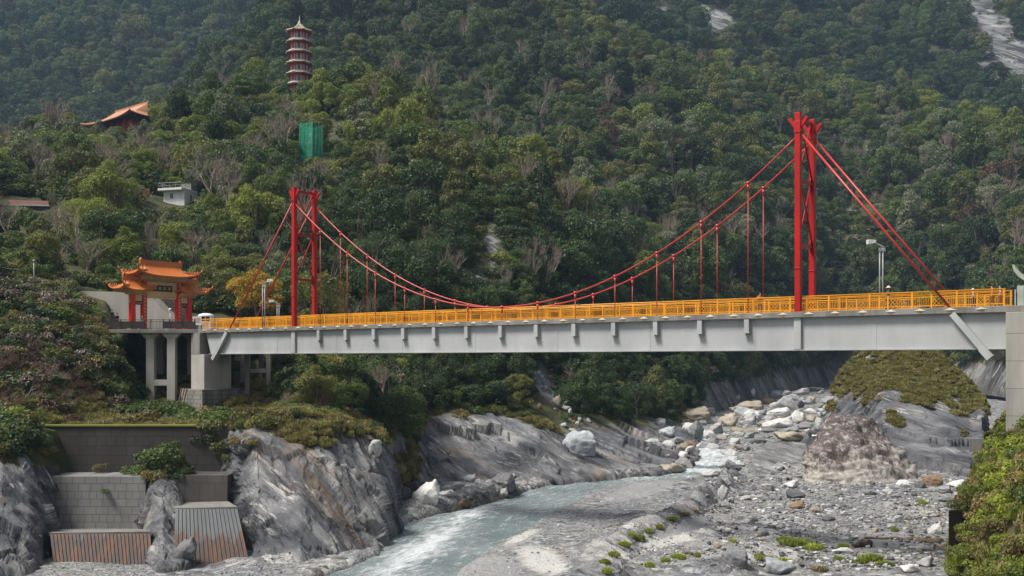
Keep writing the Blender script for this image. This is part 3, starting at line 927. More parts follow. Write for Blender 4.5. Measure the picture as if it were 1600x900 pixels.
for v in (V0, V1):
    pts = [B(t, v, cable_z(t) + 0.0) for t in np.linspace(TR + .2, TL - .2, 61)]
    BB().tube(pts, .07, 8).done("main_cable", MAT['cable'])
    for tt, te in ((TR, 3.75), (TL, 82.8)):
        s = -1 if te < tt else 1
        for o in (-.07, .07):
            pass
        BB().tube([B(tt + s * .28, v, SAD), B(te, v, ZD + .02)], .085, 8).done("backstay", MAT['cable'])
        e = te + s * 2.45
        vv = v - .19 if v < 1 else v + .19
        b = BB()
        b.bar(B(te + s * .25, vv, 3.30), B(e, vv, .52), .42, .42)
        b.bar(B(e - s * .28, vv, .86), B(e + s * .28, vv, .20), .6, .5)
        b.done("anchor_strut", MAT['girder'], girder)
    for t in HT:
        zc = cable_z(t)
        vh = v if v > 1 else v
        b = BB().tube([B(t, vh, zc + .14), B(t, vh, zc - .1)], .14, 8)
        zb = ZD - 0.02 if zc - .55 > ZD else ZD
        b.tube([B(t, vh, zc - .1), B(t, vh, max(zc - .6, ZD + .1))], [.13, .045], 8)
        if zc - .6 > ZD: b.tube([B(t, vh, zc - .55), B(t, vh, ZD - .01)], .036, 6)
        b.done("hanger", MAT['cable'])

def railing(v):
    """orange handrail along the deck: tubes, bars, diamond panels; posts are sub-parts"""
    b = BB(); s = -1 if v < 1 else 1
    t0, t1 = 0.2, 88.4
    z0 = ZD + .02
    for z, r in ((z0 + 1.16, .055), (z0 + .94, .035)):
        b.tube([B(t0, v, z), B(t1, v, z)], r, 8)
    for z in (z0 + .16, z0 + .80):
        b.bar(B(t0, v, z), B(t1, v, z), .05, .06)
    bay = 3.05
    posts = []
    n = int((t1 - t0) / bay)
    for k in range(n + 1):
        ta = t0 + .1 + bay * k
        posts.append((ta, 1.14, .06)); posts.append((ta + bay * .56, .92, .045))
        x0, x1 = ta + bay * .36, ta + bay * .54
        for q in range(1, 24):
            t = ta + bay * q / 24
            if x0 - .02 < t < x1 + .06 or t > t1: continue
            b.bar(B(t, v, z0 + .18), B(t, v, z0 + .92 if q % 6 == 0 else z0 + .79), .022, .03)
        if x1 < t1:
            m = (x0 + x1) / 2; h0, h1 = z0 + .18, z0 + .79; hm = (h0 + h1) / 2
            for p, q in (((x0, h0), (x1, h1)), ((x0, h1), (x1, h0)), ((x0, hm), (m, h1)), ((m, h1), (x1, hm)), ((x1, hm), (m, h0)), ((m, h0), (x0, hm))):
                b.bar(B(p[0], v, p[1]), B(q[0], v, q[1]), .022, .03)
    rail = b.done("railing", MAT['yellow'])
    for t, h, w_ in posts:
        if t < t1: BB().tbox(t - w_, t + w_, v - .05, v + .05, ZD + .003, z0 + h).done("post", MAT['yellow'], rail)
    return rail
railing(0.42)
railing(2.66)
# ------------------------------------------------------------------ concrete piers, platform and walls
def T(name, label, cat, builder, mat, group=None, bevel=0.0):
    """a thing that is one mesh; its origin stands at its base"""
    vs = np.array(builder.v); c = Vector((vs[:, 0].mean(), vs[:, 1].mean(), vs[:, 2].min()))
    builder.map(lambda p: p - c)
    o = builder.build(name, mat, None, bevel, c)
    return tag(o, label, cat, group)
def mat_gridded(name, c, dirt, sx, sz, axis, dirtcol=(0.05, 0.048, 0.045), line=0.35, amount=0.8):
    """concrete cast in a pattern of rectangular panels, water-stained"""
    m = paint(name, c, 0.85, 0.25, dirt, 0.45, dirtcol, streak=True)
    n, l = m.node_tree.nodes, m.node_tree.links
    b = n["Principled BSDF"]
    old = b.inputs['Base Color'].links[0].from_socket
    g = n.new("ShaderNodeNewGeometry")
    d = n.new("ShaderNodeVectorMath"); d.operation = 'DOT_PRODUCT'; l.new(g.outputs['Position'], d.inputs[0]); d.inputs[1].default_value = axis
    s = n.new("ShaderNodeSeparateXYZ"); l.new(g.outputs['Position'], s.inputs[0])
    cb = n.new("ShaderNodeCombineXYZ"); l.new(d.outputs['Value'], cb.inputs[0]); l.new(s.outputs[2], cb.inputs[1])
    br = n.new("ShaderNodeTexBrick"); l.new(cb.outputs[0], br.inputs['Vector'])
    br.inputs['Scale'].default_value = 1.0; br.inputs['Brick Width'].default_value = sx; br.inputs['Row Height'].default_value = sz
    br.inputs['Mortar Size'].default_value = 0.035; br.inputs['Mortar Smooth'].default_value = 0.2; br.offset = 0.5; br.squash = 0.6; br.squash_frequency = 3
    br.inputs['Color1'].default_value = (1, 1, 1, 1); br.inputs['Color2'].default_value = (0.82, 0.82, 0.82, 1); br.inputs['Mortar'].default_value = (line, line, line, 1)
    l.new(mixc(n, l, amount, old, br.outputs['Color'], 'MULTIPLY'), b.inputs['Base Color'])
    bump(n, l, br.outputs['Fac'], -0.8, 0.05, b)
    return m
M_pier = mat_gridded('pier_concrete', (0.34, 0.325, 0.29), 0.7, 60.0, 1.85, (0.7, 0.7, 0), (0.12, 0.11, 0.10), 0.55)
class BW(BB):
    def done(s, *a, **k): raise NotImplementedError
# right pier, under the near end
T('bridge_pier', 'tall pale concrete pier with formwork lines carrying the near right end of the bridge', 'pier',
  BW().tbox(-4.5, 0.0, -0.55, 3.6, -12.5, 3.3), M_pier, bevel=.04)
for z in (-9, -5.2, -1.4):
    pass
# left abutment
ab = empty('bridge_abutment', B(87.6, 1.3, -7)); tag(ab, 'stained concrete abutment block on a wide grid-patterned plinth under the left bridge end', 'abutment')
AI = Matrix.Translation(-B(87.6, 1.3, -7))
def apart(name, b, mat, parent=ab, M=AI, bevel=0.03):
    b.map(lambda p: M @ p); return b.build(name, mat, parent, bevel)
apart('pier_block', BB().tbox(86.7, 89.2, -.6, 3.3, -3.32, .78), MAT['pale_concrete'])
apart('back_wall', BB().tbox(87.5, 89.2, -.62, 3.5, .782, 3.30), MAT['concrete'])
ax_t = (-0.801, 0.599, 0.0); ax_v = (0.599, 0.801, 0.0)
M_plinth = mat_gridded('plinth_concrete', (0.36, 0.345, 0.31), 0.95, 0.9, 0.5, (0.3, 1, 0), (0.03, 0.029, 0.027))
apart('plinth', BB().tbox(86.0, 90.0, -1.4, 5.5, -8.0, -3.323), M_plinth)
# viewing platform at the left bank
ZP = 3.75
pl = BW()
plat = empty('viewing_platform', Vector((-43, 131, ZP - .45))); tag(plat, 'concrete viewing platform on tall columns in front of the red gateway', 'platform')
PI_ = Matrix.Translation(-Vector((-43, 131, ZP - .45)))
def ppart(name, b, mat, parent=plat, bevel=0.03): return apart(name, b, mat, parent, PI_, bevel)
slab = [(-37.3, 123.6), (-36.2, 124.6), (-33.8, 128.6), (-37, 143), (-52, 143), (-49.5, 124.2), (-46.5, 123.4)]
ppart('slab', MB().prism(slab, 3.31, ZP - .004), MAT['concrete'])
for x, y in ((-43.2, 125.0), (-40.5, 124.4), (-44.0, 130.5), (-40.0, 130.5)):
    b = MB().box(x - .48, x + .48, y - .45, y + .45, -7.2, 2.6)
    b.hexa([(x - .48, y - .45, 2.602), (x + .48, y - .45, 2.602), (x + .48, y + .45, 2.602), (x - .48, y + .45, 2.602), (x - 1.15, y - .6, 3.30), (x + 1.15, y - .6, 3.30), (x + 1.15, y + .6, 3.30), (x - 1.15, y + .6, 3.30)])
    ppart('column', b, MAT['pale_concrete'])
ppart('tie_beam', MB().box(-42.7, -40.98, 124.5, 125.0, -2.95, -2.25), MAT['pale_concrete'])
ppart('footing', MB().box(-41.6, -39.6, 123.7, 125.2, -8, -5.3), MAT['concrete'])
ppart('back_wall', MB().box(-50, -36.4, 134, 134.5, -3, 3.30), MAT['concrete'])
# dark railing on the platform edge
rl = empty('platform_railing', Vector((-43, 123.9, ZP))); tag(rl, 'dark brown panelled metal railing along the platform below the red gateway', 'railing')
RI = Matrix.Translation(-Vector((-43, 123.9, ZP)))
edge = [Vector((-37.5, 123.75, 0)), Vector((-46.3, 123.65, 0)), Vector((-49.3, 124.5, 0))]
segs_ = [(Vector((-37.6, 123.75, 0)), Vector((-41.3, 123.72, 0)), 1), (Vector((-41.3, 123.72, 0)), Vector((-43.6, 123.7, 0)), 0), (Vector((-43.6, 123.7, 0)), Vector((-46.4, 123.7, 0)), 1), (Vector((-46.4, 123.7, 0)), Vector((-49.3, 124.5, 0)), 1)]
for a, b_, solid in segs_:
    q = MB(); d = b_ - a; L = d.length; n_ = max(2, int(L / 0.16))
    q.bar(a + Vector((0, 0, ZP + 1.12)), b_ + Vector((0, 0, ZP + 1.12)), .08, .07)
    q.bar(a + Vector((0, 0, ZP + .12)), b_ + Vector((0, 0, ZP + .12)), .06, .06)
    q.bar(a + Vector((0, 0, ZP + .92)), b_ + Vector((0, 0, ZP + .92)), .05, .05)
    for k in range(n_ + 1):
        p = a + d * (k / n_); hw_ = .088 if solid else .02; q.box(p.x - hw_, p.x + hw_, p.y - .012, p.y + .012, ZP + .14, ZP + .92)
    apart('panel', q, MAT['dark_metal'], rl, RI, 0)
    for k in range(int(L / 1.5) + 1):
        p = a + d * min(1, k * 1.5 / L); apart('post', MB().box(p.x - .05, p.x + .05, p.y - .052, p.y + .048, ZP + .002, ZP + 1.2), MAT['dark_metal'], rl, RI, 0)
q = MB(); q.bar((-49.3, 124.5, ZP + 1.12), (-52, 128, ZP + 1.2), .07); q.bar((-49.3, 124.5, ZP + .5), (-52, 128, ZP + .6), .05); apart('handrail', q, MAT['dark_metal'], rl, RI, 0)
# trestle behind the bridge's left end
tr = empty('concrete_trestle', Vector((-30.5, 127, -7))); tag(tr, 'slender concrete trestle frame with cross beams standing behind the left abutment', 'trestle')
TI = Matrix.Translation(-Vector((-30.5, 127, -7)))
for x, y, zb in ((-33.0, 128, -6), (-31.9, 126, -5.2), (-31.0, 129, -6), (-29.35, 126, -7.0), (-28.9, 130, -6.5)):
    apart('column', MB().box(x - .27, x + .27, y - .3, y + .3, zb, 3.28), MAT['concrete'], tr, TI)
apart('cross_beam', MB().box(-32.72, -29.64, 125.8, 126.2, -1.45, -.95), MAT['concrete'], tr, TI)
apart('cross_beam', MB().box(-33.5, -28.6, 125.6, 130.3, 2.86, 3.275), MAT['concrete'], tr, TI)
# retaining walls on the left bank
def wall_q(name, label, pa, pb, zt, zb, Y, mat, thick=.6, cat='retaining wall', Yb=None, slope=.25):
    """battered wall: pa, pb picture columns of its ends, depth Y at the top"""
    x0, x1 = (pa - 800) / F * Y, (pb - 800) / F * Y
    Yb = Y - slope if Yb is None else Yb
    b = MB().hexa([(x0, Yb, zb), (x1, Yb, zb), (x1, Y + thick, zb), (x0, Y + thick, zb), (x0, Y, zt), (x1, Y, zt), (x1, Y + thick, zt), (x0, Y + thick, zt)])
    return T(name, label, cat, b, mat, bevel=.03)
M_wall_dark = mat_gridded('dark_wall_concrete', (0.058, 0.051, 0.046), 0.85, 1.5, 0.9, (1, 0, 0), (0.04, 0.034, 0.03), 0.45)
M_wall_pale = mat_gridded('pale_wall_concrete', (0.22, 0.22, 0.21), 0.75, 1.1, 0.7, (1, 0, 0), (0.13, 0.12, 0.115), 0.42)
M_wall_mid = mat_gridded('stained_wall_concrete', (0.11, 0.10, 0.092), 0.8, 1.4, 1.6, (1, 0, 0), (0.06, 0.05, 0.045), 0.5)
wall_q('retaining_wall', 'long dark weathered retaining wall with mossy top below the platform columns', 30, 372, -6.22, -11.2, 99.6, M_wall_dark, 1.4)
wall_q('retaining_wall', 'pale grey block-patterned retaining wall left of the rock pillar', 45, 228, -10.55, -15.6, 95.4, M_wall_pale, 3.6)
wall_q('retaining_wall', 'short stained retaining wall above the tall corrugated steel sheeting', 236, 356, -10.5, -14.0, 96.0, M_wall_mid, 3.2)
T('moss_strip', 'strip of bright green moss along the top of the dark retaining wall', 'moss',
  MB().box(-45.6, -28.5, 99.45, 101.0, -6.24, -6.12), mat_leaf('moss', (0.07, 0.10, 0.015), (0.16, 0.17, 0.03), transl=0.0))
M_sheet = paint('corrugated_steel', (0.10, 0.108, 0.115), 0.55, 0.4, 0.35, 1.0, (0.12, 0.11, 0.10), streak=True)
def rusty(m, z0, z1, amt):
    n, l = m.node_tree.nodes, m.node_tree.links
    b = n["Principled BSDF"]; old = b.inputs['Base Color'].links[0].from_socket
    g = n.new("ShaderNodeNewGeometry"); s = n.new("ShaderNodeSeparateXYZ"); l.new(g.outputs['Position'], s.inputs[0])
    mp = n.new("ShaderNodeMapping"); mp.inputs['Scale'].default_value = (2.6, 1, 0.16); l.new(g.outputs['Position'], mp.inputs[0])
    t = noise_node(n, l, mp.outputs[0], 1.0, 5, 0.7)
    k = n.new("ShaderNodeMapRange"); l.new(s.outputs[2], k.inputs[0]); k.inputs[1].default_value = z1; k.inputs[2].default_value = z0; k.inputs[3].default_value = -0.12; k.inputs[4].default_value = 0.55
    f = mth(n, l, 'ADD', k.outputs[0], t.outputs[0]); r = ramp(n, [(0.5, 0), (0.62, 1)]); l.new(f, r.inputs[0])
    c2 = ramp(n, [(0.40, (0.04, 0.030, 0.028)), (0.53, (0.075, 0.036, 0.022)), (0.66, (0.15, 0.055, 0.016))]); l.new(t.outputs[0], c2.inputs[0])
    l.new(mixc(n, l, mth(n, l, 'MULTIPLY', r.outputs[0], amt), old, c2.outputs[0]), b.inputs['Base Color'])
    return m
def corrugated(name, label, top, bot, mat, pitch=0.30, amp=.08):
    """top, bot: (picture column a, column b, row, depth)"""
    tl, t_r = P(top[0], top[2], top[3]), P(top[1], top[2], top[3]); bl_, b_r = P(bot[0], bot[2], bot[3]), P(bot[1], bot[2], bot[3])
    n = int((t_r - tl).length / pitch); b = MB(); vs, fs = [], []
    prof = []
    for k in range(n):
        for u, a in ((0, 0), (.35, 0), (.5, 1), (.85, 1)):
            prof.append(((k + u) / n, a * amp))
    for u, a in prof:
        for p, q in ((tl, t_r), (bl_, b_r)):
            x = p + (q - p) * u; vs.append((x.x, x.y - a, x.z))
    m_ = len(prof)
    for i in range(m_ - 1): fs.append((2 * i, 2 * i + 1, 2 * i + 3, 2 * i + 2))
    off = len(vs)
    vs += [(v[0], v[1] + .5, v[2] - .1) for v in vs[:]]
    fs += [(off + 2 * i, 2 * i, 2 * i + 2, off + 2 * i + 2) for i in range(m_ - 1)]
    b.add(vs, fs)
    return T(name, label, 'sheet piling', b, mat)
corrugated('sheet_piling', 'low wide rusty corrugated steel sheeting at the foot of the pale wall', (78, 236, 834, 86), (84, 240, 884, 84.6), rusty(M_sheet.copy(), -16.3, -13.2, .95))
corrugated('sheet_piling', 'tall grey corrugated steel sheeting, rusty at the bottom, beside the big slab rock', (274, 372, 795, 86.8), (272, 392, 884, 84.3), rusty(M_sheet.copy(), -17.0, -13.2, .95))
T('concrete_ledge', 'pale concrete ledge on top of the low corrugated sheeting', 'ledge', MB().hexa([P(76, 838, 86.1), P(238, 838, 86.1), P(238, 838, 95.5), P(60, 838, 95.5), P(78, 832.5, 86.06), P(237, 830.5, 86.06), P(226, 826, 95.3), P(64, 826, 95.3)]), MAT['concrete'])
T('concrete_ledge', 'dark concrete ledge on top of the tall corrugated sheeting', 'ledge', MB().hexa([P(276, 800, 86.9), P(372, 800, 86.9), P(360, 800, 96), P(262, 800, 96), P(275, 794, 86.86), P(371, 792, 86.86), P(356, 783, 95.9), P(262, 786, 95.9)]), MAT['concrete'])
T('concrete_wall', 'short dark weathered concrete wall end among the bushes at the right bank', 'wall', MB().hexa([P(1482, 900, 61), P(1504, 900, 61.5), P(1530, 900, 70), P(1486, 900, 66), P(1482, 797, 61), P(1504, 795, 61.5), P(1530, 790, 70), P(1486, 795, 66)]), M_wall_mid, bevel=.05)
T('concrete_block', 'small pale concrete block beside the knoll and the right bank bushes', 'concrete block', MB().hexa([P(1514, 706, 120), P(1542, 706, 120), P(1544, 706, 123), P(1516, 706, 123), P(1514, 685, 120), P(1542, 685, 120), P(1544, 685, 123), P(1516, 685, 123)]), MAT['concrete'], bevel=.05)

# ------------------------------------------------------------------ gateway
def roof_mesh(w, d, h, ur, lift, nu=121, nv=33, tile=.28, thick=.16):
    """hip-and-gable roof with sagging slopes, lifted corners and tile rows; eaves at z=0"""
    us = np.sort(np.concatenate([np.linspace(-1, 1, nu), [-ur - 1e-4, -ur + 1e-4, ur - 1e-4, ur + 1e-4]]))
    vsn = np.linspace(-1, 1, nv)
    U, V = np.meshgrid(us, vsn, indexing='ij')
    main = h * (1 - np.abs(V)) ** 1.25
    hip = h * 0.50 * np.clip((1 - np.abs(U)) / (1 - ur), 0, 1) ** 1.25
    z = np.where(np.abs(U) > ur, np.minimum(main, hip), main)
    z = z + lift * np.abs(U) ** 4 * (0.35 + 0.65 * np.abs(V) ** 3) + lift * .35 * np.abs(V) ** 3 * np.abs(U) ** 2
    x = U * w / 2; y = V * d / 2
    onhip = (np.abs(U) > ur) & (hip < main)
    ph = np.where(onhip, y, x) / tile * 2 * math.pi
    z = z + 0.085 * np.abs(np.cos(ph / 2)) 
    top = np.stack([x, y, z], 2).reshape(-1, 3); bot = top.copy(); bot[:, 2] -= thick; bot[:, 0] *= .985; bot[:, 1] *= .985
    n1, n2 = U.shape; idx = np.arange(n1 * n2).reshape(n1, n2); N = n1 * n2
    q = lambda I: np.stack([I[:-1, :-1], I[1:, :-1], I[1:, 1:], I[:-1, 1:]], 2).reshape(-1, 4)
    f = [q(idx), q(idx + N)[:, ::-1]]
    for e in (idx[:, 0], idx[:, -1], idx[0, :], idx[-1, :]):
        f.append(np.stack([e[:-1], e[1:], e[1:] + N, e[:-1] + N], 1))
    return np.concatenate([top, bot]), np.concatenate(f)
def add_roof(parent, name, w, d, h, ur, lift, z, x=0, y=0, mat=None, orn=True, trim=None, tile=.28):
    vs, fs = roof_mesh(w, d, h, ur, lift, tile=tile)
    o = link(name, mesh_np(name, vs, fs), mat or MAT['tile'], parent, (x, y, z))
    b = MB(); ww = ur * w / 2
    b.box(-ww - .1, ww + .1, -.16, .16, h - .1, h + .38); b.box(-ww - .16, ww + .16, -.2, .2, h + .382, h + .48)
    b.build('ridge', trim or mat or MAT['tile'], o)
    if orn:
        for s in (-1, 1):
            q = MB()
            q.prism([(s * (ww - .1), h), (s * (ww + .32), h), (s * (ww + .36), h + .45), (s * (ww + .2), h + .72), (s * (ww + .02), h + .74), (s * (ww + .06), h + .58), (s * (ww - .12), h + .5)], -.14, .14, 'y')
            q.build('ridge_ornament', trim or mat or MAT['tile'], o)
            for sv in (-1, 1):
                q = MB(); pts = []
                for k in range(7):
                    f = k / 6; u = ur + (1 - ur) * f * .98; v = (0.50 + .48 * f)
                    zz_ = min(h * (1 - v) ** 1.25, h * .5 * max(0, (1 - u) / (1 - ur)) ** 1.25) + lift * u ** 4 * (.35 + .65 * v ** 3) + lift * .35 * v ** 3 * u ** 2
                    pts.append((s * u * w / 2, sv * v * d / 2, zz_ + .09))
                q.tube(pts, .11, 7)
                for k in (2, 3, 4, 5):
                    p = pts[k]; q.tube([p, (p[0] + s * .05, p[1], p[2] + .30)], [.1, .05], 6)
                p = pts[-1]; q.tube([p, (p[0] + s * .22, p[1] + sv * .1, p[2] + .18), (p[0] + s * .26, p[1] + sv * .12, p[2] + .5)], [.1, .09, .03], 6)
                q.build('hip_ridge', trim or mat or MAT['tile'], o)
    return o
GC = Vector((-43.7, 130.0, ZP))
gate = empty('ceremonial_gateway', GC, math.atan2(.801, .599))
tag(gate, 'red columned gateway with three curved orange tiled roofs at the left end of the bridge', 'gateway')
def glyph(b, x, y, z, s, n=5):
    """a character of a few brush strokes, too small to read"""
    for k in range(n):
        if k % 2: b.box(x - s * .42, x + s * .42, y, y + .012, z - s * .4 + s * .2 * k, z - s * .4 + s * .2 * k + s * .09)
        else: b.box(x - s * .36 + s * .17 * k, x - s * .36 + s * .17 * k + s * .1, y - .002, y + .014, z - s * .45, z + s * .45)
for x, r, ht in ((-4.05, .30, 4.6), (-2.45, .30, 6.2), (2.45, .30, 6.2), (4.05, .30, 4.6)):
    c = MB().box(x - r, x + r, -r, r, .25, ht).build('column', MAT['gate_red'], gate, .03)
    MB().box(x - r - .14, x + r + .14, -r - .14, r + .14, 0, .248).build('column_base', MAT['concrete'], c)
    if abs(x) < 3:
        q = MB()
        for k in range(9): glyph(q, x, -r - .016, 1.0 + k * .42, .30)
        q.build('couplet_text', MAT['gold'], c)
MB().box(-2.14, 2.14, -.2, .2, 4.25, 6.05).build('lintel_panel', MAT['cream'], gate, .03)
pq = MB().box(-1.45, 1.45, -.30, -.205, 4.85, 5.65).build('name_plaque', MAT['black'], gate, .01)
q = MB(); q.box(-1.53, 1.53, -.27, -.202, 4.76, 4.848); q.box(-1.53, 1.53, -.27, -.202, 5.652, 5.73); q.build('plaque_frame', MAT['gold'], pq)
q = MB()
for k in range(4): glyph(q, -1.02 + .68 * k, -.315, 5.25, .42, 4)
q.build('plaque_text', MAT['gold'], pq)
q = MB()
for k in range(18):
    x = -2.9 + k * .34; q.hexa([(x - .06, -.35, 6.06), (x + .06, -.35, 6.06), (x + .06, .35, 6.06), (x - .06, .35, 6.06), (x - .14, -.9, 6.55), (x + .14, -.9, 6.55), (x + .14, .9, 6.55), (x - .14, .9, 6.55)])
q.build('roof_brackets', MAT['cream'], gate)
for s in (-1, 1):
    MB().box(s * 3.25 - .49, s * 3.25 + .49, -.17, .17, 3.55, 4.55).build('side_panel', MAT['cream'], gate, .02)
    p_ = MB().box(s * 3.25 - .45, s * 3.25 + .45, -.24, -.175, 3.1, 3.55).build('side_plaque', MAT['black'], gate)
    q = MB()
    for k in range(3): glyph(q, s * 3.25 - .27 + .27 * k, -.255, 3.32, .2, 4)
    q.build('plaque_text', MAT['gold'], p_)
    q = MB()
    for k in range(9):
        x = s * 3.6 - 1.1 + k * .28; q.hexa([(x - .05, -.3, 4.3), (x + .05, -.3, 4.3), (x + .05, .3, 4.3), (x - .05, .3, 4.3), (x - .11, -.8, 4.75), (x + .11, -.8, 4.75), (x + .11, .8, 4.75), (x - .11, .8, 4.75)])
    q.build('roof_brackets', MAT['cream'], gate)
    for k in (0,):
        MB().box(s * 4.42 - .06, s * 4.42 + .06, -.12, .12, 3.3, 4.5).build('end_bracket', MAT['cream'], gate)
MB().box(-2.14, 2.14, -.14, .14, 3.98, 4.2).build('tie_beam', MAT['cream'], gate, .02)
MB().box(-3.4, 3.4, -.85, .85, 6.552, 6.66).build('eave_board', MAT['cream'], gate)
add_roof(gate, 'main_roof', 8.9, 3.8, 1.5, .60, .5, 6.68)
add_roof(gate, 'side_roof', 4.5, 3.3, 1.4, .45, .45, 4.82, x=-4.0)
add_roof(gate, 'side_roof', 4.5, 3.3, 1.4, .45, .45, 4.82, x=4.0)

# ------------------------------------------------------------------ pagoda
M_pag_wall = paint('pagoda_wall', (0.52, 0.49, 0.46), 0.8, 0.2, 0.4, 0.6)
M_pag_red = paint('pagoda_red', (0.38, 0.04, 0.03), 0.55, 0.3, 0.3, 0.7)
M_pag_tile = paint('pagoda_tile', (0.36, 0.24, 0.17), 0.6, 0.3, 0.6, 1.0, (0.16, 0.12, 0.09))
M_pag_trim = paint('pagoda_trim', (0.58, 0.54, 0.45), 0.7, 0.3, 0.4, 1.0)
YP = 305.0; pz = (HZ - 166) / F * YP; px_ = (468 - 800) / F * YP
pag = empty('pagoda', Vector((px_, YP, pz)), math.radians(22.5 + 8)); tag(pag, 'tall octagonal seven storey pagoda with red and white walls on the wooded hilltop', 'pagoda')
ST = 3.13
for k in range(7):
    z = k * ST; rb = 2.85 - .04 * k; rr = 4.15 - .05 * k
    st = MB().lathe([(rb, z), (rb, z + ST - .5)], n=8, smooth=False).build('storey', M_pag_wall, pag)
    for j in range(8):
        a = math.pi / 8 + j * math.pi / 4; ap = rb * math.cos(math.pi / 8)
        q = MB().box(ap - .05, ap + .06, -.38, .38, z + .75, z + 2.3); R_ = Matrix.Rotation(a, 4, 'Z'); q.map(lambda p: R_ @ p); q.build('window', MAT['glass'] if j % 2 else M_pag_red, st)
        a2 = j * math.pi / 4; q = MB().box(rb - .12, rb + .10, -.13, .13, z, z + ST - .5); R_ = Matrix.Rotation(a2, 4, 'Z'); q.map(lambda p: R_ @ p); q.build('corner_pillar', M_pag_red, st)
    # eave: red soffit, tiled slope with lifted corners, pale rim
    rf = MB().lathe([(rb + .1, z + ST - .9), (rr - .1, z + ST - .52)], n=8, smooth=False).build('soffit', M_pag_red, pag)
    n16 = 32
    def rim(r, zz0, up):
        return [((r / math.cos(((j * 2 * math.pi / n16 + math.pi / 8) % (math.pi / 4)) - math.pi / 8) * math.cos(math.pi / 8) * (1 + .03 * (j % 4 == 0))) * math.cos(j * 2 * math.pi / n16), (r / math.cos(((j * 2 * math.pi / n16 + math.pi / 8) % (math.pi / 4)) - math.pi / 8) * math.cos(math.pi / 8) * (1 + .03 * (j % 4 == 0))) * math.sin(j * 2 * math.pi / n16), zz0 + up * (abs(((j % 4) - 2)) / 2) ** 2) for j in range(n16)]
    top_r = 3.2 if k < 6 else .5
    top_z = z + ST + (-.02 if k < 6 else 2.0)
    mid = rim(3.3 if k < 6 else 1.7, z + ST - .12 if k < 6 else z + ST + .55, .04)
    rings = [rim(rr - .05, z + ST - .53, .25), rim(rr, z + ST - .3, .28), mid, rim(top_r, top_z, 0)]
    vs = sum(rings, []); fs = [(i * n16 + j, i * n16 + (j + 1) % n16, (i + 1) * n16 + (j + 1) % n16, (i + 1) * n16 + j) for i in range(3) for j in range(n16)]
    MB().add(vs, fs).build('eave_roof', M_pag_tile, pag)
    ed = rim(rr + .03, z + ST - .38, .27)
    q = MB().tube([Vector(p) for p in ed] + [Vector(ed[0])], .13, 6); q.build('eave_rim', M_pag_trim, pag)
    if k < 6:
        b = MB()
        for j in range(8):
            a0, a1 = j * math.pi / 4, (j + 1) * math.pi / 4
            b.bar((3.25 * math.cos(a0), 3.25 * math.sin(a0), z + ST + .22), (3.25 * math.cos(a1), 3.25 * math.sin(a1), z + ST + .22), .08, .42)
        b.build('balcony_parapet', M_pag_trim, pag)
    else:
        b = MB()
        for j in range(8):
            a0 = j * math.pi / 4
            b.tube([(rr * math.cos(a0), rr * math.sin(a0), z + ST - .05), (1.75 * math.cos(a0), 1.75 * math.sin(a0), z + ST + .72), (.45 * math.cos(a0), .45 * math.sin(a0), z + ST + 2.05)], .12, 6)
        b.build('roof_ridges', M_pag_trim, pag)
        MB().lathe([(.5, z + ST + 1.95), (.55, z + ST + 2.3), (.3, z + ST + 2.55), (.36, z + ST + 2.8), (.10, z + ST + 3.0), (.03, z + ST + 4.6)], n=10).build('finial', M_pag_trim, pag)

# ------------------------------------------------------------------ white house, temple roof, scaffold, small house
YH = 212.0
hz0 = (HZ - 324) / F * YH
hx = (288 - 800) / F * YH
house = empty('white_house', Vector((hx, YH, hz0)), math.radians(-17)); tag(house, 'small flat roofed white house with a roof railing among the trees', 'house')
# local: front along -x at y=0 (faces the camera), side along +y
hb = MB().box(-4.9, 0, 0, 4.6, -2, 3.5).build('wall', MAT['white'], house)
MB().box(-5.6, .02, -1.0, 4.7, 3.502, 3.95).build('roof_slab', MAT['white'], house, .03)
for x in (-3.0,):
    w_ = MB().box(x - .32, x + .32, -.03, .04, 2.0, 2.95).build('window', MAT['glass'], house); MB().box(x - .03, x + .03, -.06, -.032, 2.02, 2.93).build('frame', MAT['white'], w_)
w_ = MB().box(-.04, .03, 2.0, 2.6, 1.6, 2.8).build('window', MAT['glass'], house); MB().box(.032, .06, 2.27, 2.33, 1.62, 2.78).build('frame', MAT['white'], w_)
q = MB()
for x0, y0, x1, y1 in ((-5.5, -.9, -.1, -.9), (-.1, -.9, -.1, 4.6), (-5.5, -.9, -5.5, 4.6), (-5.5, 4.6, -.1, 4.6)):
    n_ = 4
    q.bar((x0, y0, 5.05), (x1, y1, 5.05), .09); q.bar((x0, y0, 4.5), (x1, y1, 4.5), .05)
    for k in range(n_ + 1): q.bar((x0 + (x1 - x0) * k / n_, y0 + (y1 - y0) * k / n_, 3.96), (x0 + (x1 - x0) * k / n_, y0 + (y1 - y0) * k / n_, 5.05), .07)
q.build('roof_railing', MAT['steel'], house)
MB().box(-2.6, -.2, 2.6, 4.4, 3.952, 5.3).build('stair_hood', MAT['concrete'], house)

M_temple = paint('temple_tile', (0.52, 0.24, 0.13), 0.5, 0.35, 0.5, 0.7, (0.36, 0.2, 0.13))
YT = 296.0
tp = P(206, 194, YT)
temple = empty('temple_hall', Vector((tp.x, tp.y, tp.z - 4.6)), math.radians(-40)); tag(temple, 'temple hall with a long curved salmon orange tiled roof rising above the trees', 'temple')
add_roof(temple, 'roof', 27, 17, 5.2, .62, .9, 4.0, mat=M_temple, tile=.55)
MB().box(-9, 9, -5.2, 5.2, -3, 3.9).build('wall', M_pag_red, temple)
for x in (-6.4, -3.2, 0, 3.2, 6.4): MB().lathe([(.35, -3), (.35, 3.9)], (x, -5.9, 0), 10).build('column', M_pag_red, temple)

